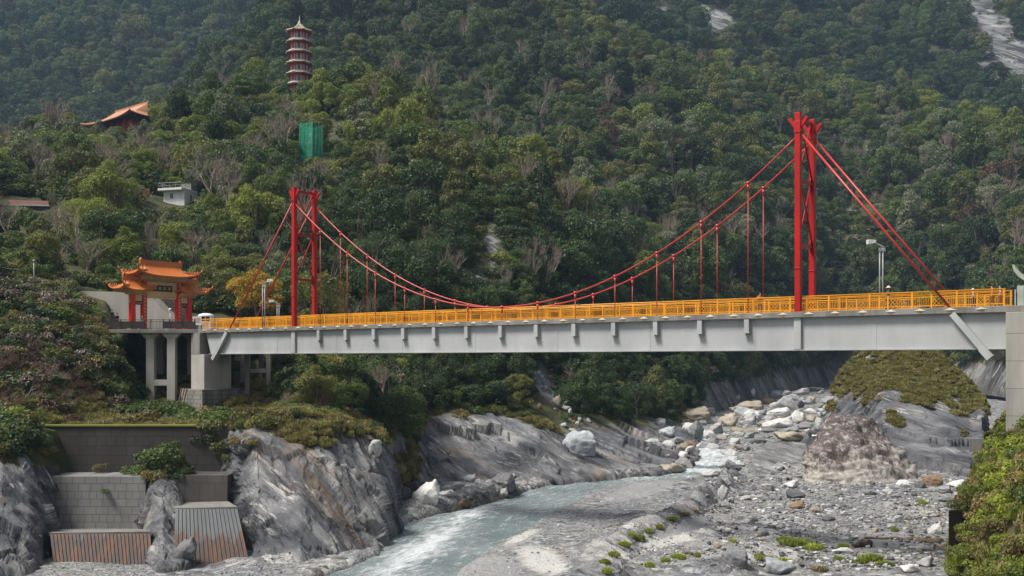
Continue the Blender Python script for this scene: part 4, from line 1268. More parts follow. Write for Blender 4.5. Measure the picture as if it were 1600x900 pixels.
M_net = bpy.data.materials.new("green_netting"); n, l = nodes_of(M_net)
b = n["Principled BSDF"]; b.inputs['Base Color'].default_value = (0.008, 0.26, 0.14, 1); b.inputs['Roughness'].default_value = 0.7
tr_ = n.new("ShaderNodeBsdfTransparent"); tr_.inputs[0].default_value = (0.7, 0.9, 0.8, 1)
mx = n.new("ShaderNodeMixShader"); g = n.new("ShaderNodeNewGeometry"); t = noise_node(n, l, g.outputs['Position'], 0.6, 3); r = ramp(n, [(0.35, 0.45), (0.7, 0.9)]); l.new(t.outputs[0], r.inputs[0])
l.new(r.outputs[0], mx.inputs[0]); l.new(tr_.outputs[0], mx.inputs[1]); l.new(b.outputs[0], mx.inputs[2]); l.new(mx.outputs[0], n["Material Output"].inputs[0])
YS = 241.0
sp = P(489, 254, YS)
scf = empty('netted_scaffold', sp, math.radians(-28)); tag(scf, 'scaffold wrapped in bright green netting on the slope below the pagoda', 'scaffold')
def drape(p0, p1, z0, z1, nm):
    nx, nz = 24, 24; vs = []; d = Vector((p1[0] - p0[0], p1[1] - p0[1], 0)); nn = Vector((d.y, -d.x, 0)).normalized()
    for i in range(nx + 1):
        for j in range(nz + 1):
            u, v = i / nx, j / nz
            o_ = .10 * math.sin(u * 19 + 2 * v) * math.sin(v * 3.1) + .06 * math.sin(u * 41)
            vs.append((p0[0] + d.x * u + nn.x * o_, p0[1] + d.y * u + nn.y * o_, z0 + (z1 - z0) * v + (.12 * math.sin(u * 9) if j == nz else 0)))
    fs = [(i * (nz + 1) + j, (i + 1) * (nz + 1) + j, (i + 1) * (nz + 1) + j + 1, i * (nz + 1) + j + 1) for i in range(nx) for j in range(nz)]
    return MB().add(vs, fs, True).build(nm, M_net, scf)
H_ = 9.0
drape((-2.9, -1.4), (1.0, -1.4), -1, H_, 'netting'); drape((1.0, -1.4), (1.0, 2.4), -1, H_ - .3, 'netting'); drape((-2.9, 2.4), (-2.9, -1.4), -1, H_ - .9, 'netting'); drape((1.0, 2.4), (-2.9, 2.4), -1, H_ - .2, 'netting')
for x in (-2.75, -.9, .85):
    for y in (-1.25, 2.25): MB().tube([(x, y, -2), (x, y, H_)], .05, 6).build('pole', MAT['steel'], scf)
for z in (2, 4, 6, 8):
    MB().tube([(-2.8, -1.22, z), (.9, -1.22, z)], .045, 6).build('ledger', MAT['steel'], scf)
# the pale robed statue inside the netting
M_stat = paint('pale_statue', (0.55, 0.53, 0.47), 0.7, 0.3, 0.3, 1.0)
st = MB().lathe([(1.1, -2), (1.15, -.1), (.9, 0), (.95, .35), (.8, 1.5), (.72, 2.6), (.82, 3.6), (.9, 4.4), (.72, 5.0), (.3, 5.25), (.28, 5.45), (.42, 5.7), (.45, 6.05), (.36, 6.4), (.3, 6.7), (.12, 7.0)], n=16)
st.map(lambda p: Vector((p.x, p.y * .8, p.z)))
T('statue', 'pale robed standing statue inside the green netting', 'statue', st.map(lambda p: scf.matrix_basis @ (p + Vector((-1.0, .4, 0)))), M_stat)
# small white shrine box right of the netting
b = MB(); c = P(526, 213, 271); b.box(c.x - .9, c.x + .9, c.y, c.y + 2, c.z - 2.5, c.z + .55); b.box(c.x - 1.1, c.x + 1.1, c.y - .2, c.y + 2.2, c.z + .552, c.z + .7)
T('small_hut', 'tiny white hut half hidden right of the green netted scaffold', 'hut', b, MAT['white'])
# brown roofed house at the left edge
YB = 205.0; c = P(38, 335, YB)
bh = empty('brown_roofed_house', c, math.radians(8)); tag(bh, 'low house with a brown roof and green walls at the left edge of the hillside', 'house')
M_brown = paint('brown_roof', (0.14, 0.055, 0.045), 0.6, 0.3, 0.4, 1.0); M_gw = paint('green_wall', (0.09, 0.17, 0.14), 0.7, 0.3, 0.4, 1.0)
MB().box(-8, 4.2, 0, 5, -3, 1.7).build('wall', M_gw, bh)
MB().hexa([(-8.6, -.7, 1.702), (4.8, -.7, 1.702), (4.8, 5.7, 1.702), (-8.6, 5.7, 1.702), (-7.6, 2.3, 3.1), (3.8, 2.3, 3.1), (3.8, 2.7, 3.1), (-7.6, 2.7, 3.1)]).build('roof', M_brown, bh)
MB().box(-8.65, 4.85, -.78, -.705, 1.62, 1.80).build('fascia', MAT['white'], bh)
for x in (-5.5, -2.5, .5, 3): MB().box(x - .5, x + .5, -.04, .03, .3, 1.3).build('window', MAT['glass'], bh)

# ------------------------------------------------------------------ stairs, wall and rails behind the gateway
def quad_wall(pts, th):
    """pts: picture points (px, py, Y) ring of four, extruded back by th"""
    a = [P(*p) for p in pts]; return MB().hexa([a[0], a[1], a[1] + Vector((0, th, 0)), a[0] + Vector((0, th, 0)), a[3], a[2], a[2] + Vector((0, th, 0)), a[3] + Vector((0, th, 0))])
wl1 = MB(); A = [P(104, 454, 139), P(180, 456, 139), P(232, 461, 139), P(268, 500, 139), P(268, 530, 139), P(104, 530, 139)]
n_ = len(A); vs = A + [p + Vector((0, .5, 0)) for p in A]
wl1.add(vs, [tuple(range(n_ - 1, -1, -1)), tuple(range(n_, 2 * n_))] + [(i, (i + 1) % n_, n_ + (i + 1) % n_, n_ + i) for i in range(n_)])
T('stair_wall', 'weathered concrete side wall of the stairs rising to the left behind the gateway', 'wall', wl1, MAT['pale_concrete'])
stw = BW()
def stairs(p0, p1, width, n, name, label, mat):
    """flight from p0 (foot) to p1 (head) going back"""
    p0, p1 = Vector(p0), Vector(p1); d = p1 - p0; h = Vector((d.x, d.y, 0)); s = h.cross(Vector((0, 0, 1))).normalized() * (width / 2)
    b = MB()
    for k in range(n):
        a, c = p0 + h * (k / n), p0 + h * ((k + 1) / n); z1 = p0.z + d.z * (k + 1) / n; z0 = p0.z - 1.5
        b.hexa([Vector((*(a - s).xy, z0)), Vector((*(c - s).xy, z0)), Vector((*(c + s).xy, z0)), Vector((*(a + s).xy, z0)), Vector((*(a - s).xy, z1)), Vector((*(c - s).xy, z1)), Vector((*(c + s).xy, z1)), Vector((*(a + s).xy, z1))])
    return T(name, label, 'stairs', b, mat)
S0, S1 = P(196, 512, 134.5), P(108, 466, 137); S0.z = ZP
stairs(S0, S1, 2.6, 22, 'stairs', 'concrete stairs climbing to the left behind the platform railing', MAT['concrete'])
def handrail(a, b, h, n, name, label, mat, r=.04):
    a, b = Vector(a), Vector(b); root = empty(name, a); tag(root, label, 'railing'); d = b - a
    q = MB(); q.tube([Vector((0, 0, h)), d + Vector((0, 0, h))], r, 6); q.tube([Vector((0, 0, h * .5)), d + Vector((0, 0, h * .5))], r * .7, 6); q.build('rail', mat, root)
    for k in range(n + 1): MB().bar(d * (k / n) + Vector((0, 0, -.3)), d * (k / n) + Vector((0, 0, h)), .07).build('post', mat, root)
    return root
handrail(S0 + Vector((0, -1.4, 0)), S1 + Vector((0, -1.4, 0)), 1.1, 6, 'stair_railing', 'dark metal handrail on the stairs left of the gateway', MAT['dark_metal'])
S2, S3 = P(300, 508, 140), P(246, 452, 148)
stairs(S2, S3, 2.2, 24, 'stairs', 'steep dark stairs seen through the middle opening of the gateway', MAT['concrete'])
handrail(S2 + Vector((-.4, -1.2, .2)), S3 + Vector((-.4, -1.2, .2)), 1.1, 7, 'stair_railing', 'railing of the steep stairs seen through the gateway opening', MAT['dark_metal'])
handrail(P(0, 434, 128), P(37, 441, 128), 1.3, 3, 'path_railing', 'grey path railing on the grassy slope at the left edge', MAT['dark_metal'], .06)
b = MB(); c = P(53, 442, 130); b.tube([c + Vector((0, 0, -1)), c + Vector((0, 0, 2.6))], .06, 8); b.ball(c + Vector((0, 0, 2.75)), .18, 8)
T('lamp_post', 'thin garden lamp post on the grassy slope at the left edge', 'lamp post', b, MAT['steel'])
b = MB(); b.tube([P(266, 508, 133), P(266, 489, 133)], .05, 6); b.ball(P(266, 484, 133), .22, 10)
T('globe_lamp', 'white globe lamp on a short post inside the gateway', 'lamp', b, MAT['white'])

# white booth and notice board at the bridge's left end
bo = empty('white_booth', P(322, 504, 130)); bo.location.z = ZP; tag(bo, 'white round roofed booth with dark windows at the left end of the bridge', 'booth')
MB().box(-.75, .75, -.7, .7, 0, 1.15).build('body', MAT['white'], bo, .05)
MB().box(-.7, .7, -.65, .65, 1.152, 1.75).build('window_band', MAT['glass'], bo)
for x in (-.72, .1, .72): MB().box(x - .05, x + .05, -.72, .72, 1.15, 1.76).build('pillar', MAT['white'], bo)
MB().lathe([(.98, 1.752), (1.0, 1.85), (.85, 2.05), (.4, 2.18), (.02, 2.2)], n=20).build('roof', MAT['white'], bo)
nb = empty('notice_board', P(308, 502, 129)); nb.location.z = ZP; tag(nb, 'white notice board with pinkish prints beside the white booth', 'notice board')
MB().box(-.55, .55, -.04, .04, .7, 1.75).build('panel', MAT['white'], nb)
M_print = paint('pink_print', (0.50, 0.28, 0.24), 0.6, 0.2, 0.5, 4.0, (0.6, 0.5, 0.45))
MB().box(-.4, .4, -.06, -.042, .95, 1.6).build('print', M_print, nb)
for x in (-.5, .5): MB().box(x - .04, x + .04, .042, .10, 0, 1.8).build('post', MAT['dark_metal'], nb)

# street lamps on the bridge: two slender masts with a box head
def street_lamp(t, v, ztop, label, flip=1, zb=ZD):
    root = empty('street_lamp', B(t, v, zb)); tag(root, label, 'street lamp')
    for s in (-.11, .13):
        MB().tube([(s, 0, 0), (s, 0, ztop - zb - .4)], .055, 8).build('mast', MAT['steel'], root)
    q = MB(); H = ztop - zb
    q.bar((-.2, 0, H - .55), (.3, 0, H - .55), .16); q.bar((.2 * flip, 0, H - .3), (-.45 * flip, 0, H + .02), .09); q.bar((-.2, 0, H - .4), (.3, 0, H - .4), .08)
    q.build('bracket', MAT['steel'], root)
    MB().hexa([(-.75 * flip - .32, -.2, H - .12), (-.75 * flip + .32, -.2, H - .02), (-.75 * flip + .32, .2, H - .02), (-.75 * flip - .32, .2, H - .12), (-.75 * flip - .32, -.22, H + .24), (-.75 * flip + .32, -.2, H + .2), (-.75 * flip + .32, .2, H + .2), (-.75 * flip - .32, .22, H + .24)]).build('lamp_head', MAT['white'], root, .03)
    return root
street_lamp(9.45, 3.1, 8.95, 'grey twin mast street lamp with a box head right of the tall red tower')
street_lamp(76.6, -.2, 8.9, 'grey twin mast street lamp in front of the yellow tree left of the short tower', -1)
street_lamp(82.0, 6.5, 7.1, 'small grey street lamp half hidden behind the backstay cables at the left bridge end', 1)

# right end of the deck: panel, posts, lotus in a crescent
re_ = empty('lotus_monument', B(-1.4, .5, ZD)); tag(re_, 'pink lotus in a pale crescent bowl at the right end of the bridge', 'monument')
M_grn = paint('pale_green_concrete', (0.40, 0.42, 0.36), 0.8, 0.25, 0.4, 1.2)
LI = Matrix.Translation(-B(-1.4, .5, ZD))
apart('pillar', BB().tbox(-1.0, -.55, .2, .7, ZD + .002, 5.1), M_grn, re_, LI); apart('pillar', BB().tbox(-3.6, -3.1, .2, .7, ZD + .002, 5.1), M_grn, re_, LI)
apart('gap_shade_sheet', BB().tbox(-3.1, -1.003, .4, .5, ZD + .002, 5.0), MAT['black'], re_, LI, 0)  # black sheet painted in for the shade of the gap between pillars
cr = MB(); ns = 24
ring = []
for k in range(ns + 1):
    a = math.radians(188 + 164 * k / ns); th = .12 + .20 * math.sin(math.pi * k / ns)
    ring.append((a, th))
vs, fs = [], []
for a, th in ring:
    for v in (.12, .78):
        for r in (1.5, 1.5 - th):
            p = B(-1.75 - r * math.cos(a), v, 6.75 + r * math.sin(a)); vs.append(p)
for k in range(ns):
    o_ = 4 * k
    for i, j in ((0, 1), (1, 3), (3, 2), (2, 0)): fs.append((o_ + i, o_ + j, o_ + 4 + j, o_ + 4 + i))
fs += [(0, 2, 3, 1), (4 * ns, 4 * ns + 1, 4 * ns + 3, 4 * ns + 2)]
cr.add(vs, fs); apart('crescent_bowl', cr, M_grn, re_, LI, 0)
M_lotus = paint('pink_petals', (0.62, 0.16, 0.28), 0.55, 0.3, 0.5, 5.0, (0.75, 0.5, 0.55))
lt = MB(); lc = B(-1.62, .45, 5.55)
for ringk, (nr, r0, tilt, L) in enumerate(((9, .12, 20, .52), (8, .1, 42, .48), (6, .06, 66, .42))):
    for j in range(nr):
        a = 2 * math.pi * (j + .5 * ringk) / nr; tl = math.radians(tilt); d = Vector((math.cos(a) * math.cos(tl), math.sin(a) * math.cos(tl), math.sin(tl))); sd = Vector((-math.sin(a), math.cos(a), 0))
        up = d.cross(sd) * -1
        p0 = lc + Vector((0, 0, .02 + .03 * ringk)); m1 = p0 + d * L * .5 - up * .05; m2 = p0 + d * L
        lt.add([p0, m1 + sd * .15 + up * .04, m2 + up * .06, m1 - sd * .15 + up * .04, m1 - up * .03], [(0, 1, 4), (1, 2, 4), (2, 3, 4), (3, 0, 4)], True)
lt.ball(lc + Vector((0, 0, .12)), .1, 8); apart('lotus_flower', lt, M_lotus, re_, LI, 0)
apart('grey_panel', BB().tbox(-.5, -.42, .1, .9, ZD + .002, 4.85), MAT['steel'], re_, LI, 0)
# ------------------------------------------------------------------ vegetation
LEAVES = {
 'dark green': mat_leaf('dark_leaves', (0.0175, 0.0375, 0.015), (0.0625, 0.0975, 0.0325)),
 'green': mat_leaf('green_leaves', (0.0364, 0.065, 0.0182), (0.1105, 0.1534, 0.0416)),
 'olive': mat_leaf('olive_leaves', (0.06, 0.0725, 0.02), (0.1625, 0.165, 0.05)),
 'yellow green': mat_leaf('bright_leaves', (0.0805, 0.1127, 0.0207), (0.2127, 0.2357, 0.05175), transl=0.38),
 'silvery': mat_leaf('silver_leaves', (0.077, 0.0935, 0.055), (0.2035, 0.2145, 0.132)),
 'ochre': mat_leaf('ochre_leaves', (0.184, 0.1092, 0.0138), (0.3795, 0.2415, 0.04025), transl=0.38),
 'grey brown': mat_leaf('dry_twigs', (0.1013, 0.081, 0.06075), (0.216, 0.1755, 0.1418), transl=0.1),
 'rusty': mat_leaf('rusty_leaves', (0.055, 0.032, 0.02), (0.115, 0.068, 0.042), transl=0.2),
 'lime': mat_leaf('lime_leaves', (0.1, 0.135, 0.016), (0.3, 0.33, 0.05), transl=0.4),
 'straw': mat_leaf('straw_leaves', (0.1, 0.08, 0.03), (0.24, 0.19, 0.075), transl=0.25),
}
def leaf_quads(pos, nrm, size, rg, asp=0.55):
    n = len(pos)
    t = rg.normal(size=(n, 3)); t -= nrm * (t * nrm).sum(1, keepdims=True); t /= np.linalg.norm(t, axis=1, keepdims=True) + 1e-9
    b = np.cross(nrm, t)
    s = size * rg.uniform(0.55, 1.45, (n, 1))
    v = np.stack([pos - t * s * .5, pos + b * s * asp * .5 - nrm * s * .08, pos + t * s * .5, pos - b * s * asp * .5 - nrm * s * .08], 1)
    return v.reshape(-1, 3), np.arange(n * 4).reshape(n, 4)
def crown_geo(seed, R, H, nl, nleaf, leaf, base=.15, top=.35, lob=(.26, .46), asp=.55, droop=0.0):
    rg = np.random.default_rng(seed)
    c, r = [], []
    for k in range(nl):
        a = rg.uniform(0, 2 * math.pi); q = math.sqrt(rg.uniform(0, 1)) * .78
        rl = R * rg.uniform(*lob)
        zt = H * (1 - top * q * q) * rg.uniform(.86, 1.0)
        z = zt - rl * .9 if rg.uniform() < .62 else H * rg.uniform(base, .7)
        z = max(z, H * base + rl * .4)
        if z < H * .55: q = rg.uniform(.45, .85)
        c.append((R * q * math.cos(a), R * q * math.sin(a), z)); r.append(rl)
    c = np.array(c); r = np.array(r)
    m = int(nleaf * 1.9)
    li = rg.choice(nl, m, p=r ** 2 / (r ** 2).sum())
    d = rg.normal(size=(m, 3)); d[:, 2] = d[:, 2] * .8 + .25; d /= np.linalg.norm(d, axis=1, keepdims=True)
    rad = r[li, None] * (1 - .28 * rg.uniform(0, 1, (m, 1)) ** 1.6) * (1 + .10 * rg.normal(size=(m, 1)))
    p = c[li] + d * rad * np.array([1, 1, .82])
    dist = np.linalg.norm((p[:, None, :] - c[None]) / np.array([1, 1, .82]), axis=2) / r[None]
    dist[np.arange(m), li] = 9
    ok = dist.min(1) > .80
    p, d = p[ok][:nleaf], d[ok][:nleaf]
    nn = d * .75 + rg.normal(size=p.shape) * .55 + np.array([0, 0, .25]); nn /= np.linalg.norm(nn, axis=1, keepdims=True)
    p[:, 2] -= droop * (p[:, 0] ** 2 + p[:, 1] ** 2) / R
    return leaf_quads(p, nn, leaf, rg, asp)
def branch_geo(seed, H, spread, levels=4, r0=.16, nb=3, twigs=True, lean=0.0, low=.3):
    """bare limbs as tapering tubes and fine twigs; returns (trunk builder, twig builder)"""
    rg = random.Random(seed); tb, tw = MB(), MB()
    def grow(p, d, L, r, lv):
        pts = [p]; rs = [r]; n = 4
        for k in range(n):
            d = (d + Vector((rg.gauss(0, .10), rg.gauss(0, .10), rg.gauss(.03, .06)))).normalized()
            p = p + d * (L / n); pts.append(p); rs.append(r * (1 - .45 * (k + 1) / n))
        (tb if lv <= 1 else tw).tube(pts, rs, 5 if lv < 2 else 3, False)
        if lv >= levels: return
        for k in range(nb + (1 if lv else 2)):
            f = rg.uniform(low if lv == 0 else .35, 1.0); i = min(n - 1, int(f * n)); q = pts[i].lerp(pts[i + 1], f * n - i if f < 1 else 1)
            a = rg.uniform(0, 6.283); tilt = rg.uniform(.35, .95) * spread
            s = Vector((math.cos(a), math.sin(a), 0)); nd = (d + s * tilt + Vector((0, 0, .18))).normalized()
            grow(q, nd, L * rg.uniform(.5, .75), rs[i] * .70, lv + 1)
    grow(Vector((0, 0, -.4)), Vector((lean, 0, 1)), H * .52, r0, 0)
    return tb, tw
def tube_mesh(name, b, mat):
    me = bpy.data.meshes.new(name); me.from_pydata(b.v, [], b.f); me.polygons.foreach_set("use_smooth", np.ones(len(b.f), bool)); me.update(); me.materials.append(mat); return me
def geo_mesh(name, g, mat):
    me = mesh_np(name, g[0], g[1]); me.materials.append(mat); return me

def recolour(me, mat, name):
    m2 = me.copy(); m2.name = name; m2.materials.clear(); m2.materials.append(mat); return m2
# crown shapes (typical size R 4 m, H 9 m); 'near' ones carry more and smaller leaves
NEAR = [crown_geo(100, 3.9, 8.6, 22, 8000, .30, base=.10, top=.30), crown_geo(101, 4.2, 8.2, 40, 8000, .28, base=.15, top=.30, lob=(.15, .28)), crown_geo(102, 3.6, 9.6, 28, 7500, .30, base=.10, top=.5, lob=(.2, .42)), crown_geo(103, 4.3, 7.6, 30, 5200, .28, base=.22, top=.2, lob=(.18, .34))]
MIDS = [crown_geo(200, 4.1, 8.6, 15, 4200, .44, base=.08, top=.3, lob=(.32, .55)), crown_geo(201, 4.2, 8.8, 34, 4200, .40, base=.12, top=.35, lob=(.15, .30)), crown_geo(202, 3.4, 10.5, 22, 4200, .43, base=.08, top=.65, lob=(.25, .45)),
        crown_geo(203, 4.9, 7.0, 20, 4200, .45, base=.15, top=.12, lob=(.22, .38)), crown_geo(204, 4.0, 9.0, 16, 2400, .40, base=.2, top=.4, lob=(.25, .42)), crown_geo(205, 4.3, 8.2, 26, 4200, .44, base=.05, top=.3, lob=(.2, .5))]
TALL = [crown_geo(300 + k, 2.9, 12.0, 22, 4200, .40, base=.12, top=.6, lob=(.3, .5)) for k in range(2)]
SHRB = [crown_geo(400 + k, 1.5, 1.7, 9, 900, .26, base=.0, top=.5, lob=(.3, .5)) for k in range(4)]
CROWN = {}
for col, m in LEAVES.items():
    for fam, lst in (('near', NEAR), ('mid', MIDS), ('tall', TALL), ('shrub', SHRB)):
        for k, gmt in enumerate(lst):
            base_ = CROWN.get((fam, k))
            if base_ is None: base_ = CROWN[(fam, k)] = mesh_np('crown', *gmt)
            CROWN[(fam, k, col)] = recolour(base_, m, fam + '_crown')
trunk_b = []
for k in range(3):
    tb, tw = branch_geo(50 + k, 9.5, .8, 2, .22, 3, lean=.08 * (k - 1)); tb.add(tw.v, tw.f, True); trunk_b.append(tube_mesh('trunk', tb, MAT['bark']))
bare = []
for k in range(6):
    tb, tw = branch_geo(70 + k, 9.5, .85 + .06 * k, 4, .17, 3, lean=.05 * (k - 2), low=.42)
    bare.append((tube_mesh('trunk', tb, MAT['pale_bark'] if k % 2 else MAT['bark']), tube_mesh('twigs', tw, MAT['pale_bark'] if k % 2 else LEAVES['grey brown'].copy() if False else MAT['pale_bark'])))

LMK = [('the pagoda', 468, 95), ('the white house', 277, 308), ('the green netting', 489, 222), ('the red gateway', 250, 445), ('the short red tower', 477, 390),
       ('the tall red tower', 1257, 300), ('the twin mast lamp', 1348, 410), ('the temple roof', 185, 188), ('the cable sag', 790, 470), ('the rock scar', 765, 400),
       ('the grassy knoll', 1420, 580), ('the lotus monument', 1590, 440), ('the brown house', 40, 325), ('the right backstays', 1400, 360), ('the retaining walls\' left edge', 40, 690),
       ('the concrete trestle', 400, 600), ('the brown boulder', 1340, 710), ('the white rapids', 1100, 710), ('the big slab rock', 500, 760), ('the rockfall', 850, 600), ('the top right cliff', 1550, 60), ('the top middle cliff', 1100, 30)]
ORD = ['closest', 'second closest', 'third closest', 'fourth closest', 'fifth closest', 'sixth closest', 'seventh closest', 'eighth closest', 'ninth closest', 'tenth closest', 'eleventh closest', 'twelfth closest', 'thirteenth closest', 'fourteenth closest', 'fifteenth closest', 'sixteenth closest', 'seventeenth closest', 'eighteenth closest', 'nineteenth closest', 'twentieth closest', 'twenty-first closest', 'twenty-second closest', 'twenty-third closest', 'twenty-fourth closest', 'twenty-fifth closest', 'twenty-sixth closest', 'twenty-seventh closest', 'twenty-eighth closest', 'twenty-ninth closest', 'thirtieth closest']
PENDING = []      # (object, phrase, px, py)
def say(o, phrase, px, py): PENDING.append((o, phrase, px, py))
def write_labels(pend, avoid=()):
    """each label names the look of the thing and its rank beside the nearest landmark"""
    groups = {}
    for o, ph, px, py in pend:
        nm, lx, ly = min((l for l in LMK if l[0] not in avoid), key=lambda l: math.hypot((px - l[1]) / 1.3, py - l[2]))
        dx, dy = px - lx, py - ly
        if abs(dx) > abs(dy) * 1.8: d = 'to the right of' if dx > 0 else 'to the left of'
        elif abs(dy) > abs(dx) * 1.8: d = 'below' if dy > 0 else 'above'
        else: d = ('lower ' if dy > 0 else 'upper ') + ('right of' if dx > 0 else 'left of')
        groups.setdefault((ph, nm, d), []).append((math.hypot(dx, dy), o))
    for (ph, nm, d), lst in groups.items():
        lst.sort(key=lambda q: q[0])
        for k, (_, o) in enumerate(lst):
            o['label'] = f"{ph} {d} {nm}" if len(lst) == 1 else f"{ph}, {ORD[min(k, 29)]} {d} {nm}"

def make_tree(loc, fam, k, col, s, rz, sq=1.0, trunk=True, name='broadleaf_tree', cat='tree', group='trees on the slopes', bare_k=None):
    root = empty(name, loc, rz, (s, s, s * sq))
    root['category'] = cat; root['group'] = group
    if bare_k is not None:
        link('trunk', bare[bare_k][0], None, root); link('crown', bare[bare_k][1], None, root)
        return root
    link('crown' if cat == 'tree' else 'foliage', CROWN[(fam, k, col)], None, root)
    if trunk: link('trunk', trunk_b[k % 3], None, root)
    return root
CLEAR = [(436, 30, 506, 96, 304), (436, 30, 462, 120, 304), (228, 282, 314, 326, 211), (470, 190, 510, 246, 240), (128, 150, 228, 192, 295), (160, 400, 345, 520, 136), (0, 312, 76, 334, 204), (515, 205, 535, 222, 268), (750, 338, 782, 400, 200), (838, 570, 872, 640, 172),
         (1338, 366, 1358, 470, 0), (182, 448, 300, 512, 139), (106, 440, 182, 462, 137), (0, 418, 40, 440, 127), (285, 555, 425, 636, 127), (220, 530, 275, 640, 124)]
def blocked(px, py, rpx, hpx, Y):
    """would a crown standing here hide something that the photograph shows in front of it or through a gap"""
    for x0, y0, x1, y1, yo in CLEAR:
        if yo and Y < yo + 1 and px + rpx > x0 and px - rpx < x1 and py > y0 and py - hpx < y1: return True
        if yo and abs(Y - yo) < 9 and px + rpx * .8 > x0 and px - rpx * .8 < x1 and py + 20 > y0 and py - hpx < y1: return True
    return False
def pick_weighted(opts, u):
    t = sum(w_ for _, w_ in opts); u *= t
    for c, w_ in opts:
        u -= w_
        if u <= 0: return c
    return opts[-1][0]
def species_and_light(px, py, Y, land, u):
    if land == 'far_mountain': return pick_weighted((('dark green', 9), ('green', 2), ('grey brown', 1.6), ('olive', .4)), u)  # cloud shadow on the far slopes is put into the leaf colours
    if land == 'hillside':
        if px < 860 and py < 210: return pick_weighted((('dark green', 9), ('green', 3), ('olive', 1), ('grey brown', 2)), u)  # darker leaf mix paints the shaded slope behind the pagoda hill
        ridge = py < 200 + (px - 1300) * .2 and px > 1120
        if ridge: return pick_weighted((('yellow green', 3), ('green', 3), ('silvery', 1.5), ('olive', 2), ('grey brown', .8)), u)
        if py > 420: return pick_weighted((('dark green', 8), ('green', 3), ('olive', 1), ('grey brown', 1)), u)  # shade low in the gorge is put into a darker leaf mix
        return pick_weighted((('dark green', 5), ('green', 4.5), ('olive', 3), ('yellow green', .9), ('silvery', 1.6), ('grey brown', 3), ('rusty', .3)), u)
    if px < 420 and py > 150 and py < 480:
        return pick_weighted((('green', 3.5), ('olive', 3), ('yellow green', 2.4), ('silvery', 1.8), ('dark green', 1.6), ('grey brown', 3.6)), u)
    if 320 < px < 700 and py < 255: return pick_weighted((('yellow green', 5.5), ('olive', 3.0), ('green', 2.2), ('silvery', 1.2), ('grey brown', 1.0)), u)  # brighter leaf mix paints the sunlit crest of the pagoda hill
    if px > 560 and py > 370: return pick_weighted((('dark green', 10), ('green', 2), ('olive', 1.2), ('grey brown', .8)), u)  # gorge wall: its shade is painted as mostly dark leaves
    if py < 330: return pick_weighted((('green', 5), ('olive', 3), ('dark green', 3), ('yellow green', 1.5), ('silvery', .8), ('grey brown', 1.0)), u)
    return pick_weighted((('dark green', 6), ('green', 4), ('olive', 2.4), ('grey brown', .8), ('silvery', .5)), u)

def sample_land(name, n, rg, kmin, kmax=99, rockmax=.45):
    """random places on a slope, by area; returns positions"""
    nm, g, rk, pr, kk = next(l for l in LANDS if l[0] == name)
    a = g[1:, :-1] - g[:-1, :-1]; b = g[:-1, 1:] - g[:-1, :-1]
    ar = np.linalg.norm(np.cross(a, b), axis=2)
    mask = (kk[None, :-1] >= kmin) & (kk[None, :-1] <= kmax) & (rk[:-1, :-1] < rockmax)
    # equal numbers per picture area and per ground area, half and half
    Yc = g[:-1, :-1, 1]
    wgt = ar * mask / (np.maximum(Yc, 60) / 200) ** 1.0
    wgt = (wgt / wgt.sum()).ravel()
    ii = rg.choice(len(wgt), n, p=wgt)
    i, j = np.unravel_index(ii, ar.shape)
    u, v = rg.uniform(0, 1, (2, n, 1))
    return g[i, j] + a[i, j] * u + b[i, j] * v

def place_forest():
    rg = np.random.default_rng(11)
    out = []
    specs = [('river_bank', 18000, 2.3, 8, 4.0, 3.7), ('hillside', 22000, 2.0, 99, 6.0, 5.0), ('far_mountain', 30000, 0.9, 99, 7.5, 6.6)]
    for land, n, kmin, kmax, spacing, Rm in specs:
        pts = sample_land(land, n, rg, kmin, kmax)
        cell = {}
        oth = [t for nm, t in BVH.items() if nm != land]
        for p in pts:
            x, y, z = p
            if y < 20: continue
            px, py = proj(p)
            if px < -300 or px > 1900 or py > 700 or py < -160: continue
            if land == 'river_bank':
                if px < 330 and y < 122 : continue
                if px > 640 and py > 655: continue
                if px < 130 and 330 < py < 432 and rg.uniform() < .86: continue      # open grassy slope
                if y < 134 and 150 < px < 440: continue
                if 125 < y < 151 and -50 < x < -36: continue
            sc = float(np.clip(rg.normal(1.0, .30), .5, 1.8))
            if land == 'river_bank' and py > 500: sc *= .62
            if land == 'hillside' and py > 540: sc *= .6
            sp_ = spacing * sc
            key = (int(x // 4), int(y // 4), int(z // 4)); okk = True; m = int(sp_ // 4) + 1
            for a in range(-m, m + 1):
                for b in range(-m, m + 1):
                    for c in range(-m, m + 1):
                        for q in cell.get((key[0] + a, key[1] + b, key[2] + c), ()):
                            if (q[0] - x) ** 2 + (q[1] - y) ** 2 + (q[2] - z) ** 2 < (sp_ * .5 + q[3] * .5) ** 2: okk = False; break
                        if not okk: break
                    if not okk: break
                if not okk: break
            if not okk: continue
            if land == 'river_bank' and y < 150 and z < 0.5:
                sc = min(sc, max(0.0, (0.4 - z) / 9.6))
                if sc < .3: continue
            R = Rm * sc
            if blocked(px, py, R * F / y, 11.0 * (R / 3.9) * F / y, y): continue
            if any((h := t.ray_cast(Vector((x, y, 900)), Vector((0, 0, -1))))[0] is not None and h[0].z > z + 1.5 for t in oth): continue
            cell.setdefault(key, []).append((x, y, z, sp_))
            out.append((land, Vector(p), sc * Rm / 3.9, px, py, species_and_light(px, py, y, land, rg.uniform()), rg.uniform(0, 6.28), rg.uniform()))
    return out
FOREST = place_forest()
vis = []
for i, (land, p, s, px, py, col, rz, u) in enumerate(FOREST):
    top = p + Vector((0, 0, 7.0 * s))
    tx, ty = proj(top)
    if -10 < tx < 1610 and -10 < py < 760 and ty < 900 and sees(top): vis.append((8 * s * F / p.y, i))
vis.sort(reverse=True)
NB, NBARE = 280, 120
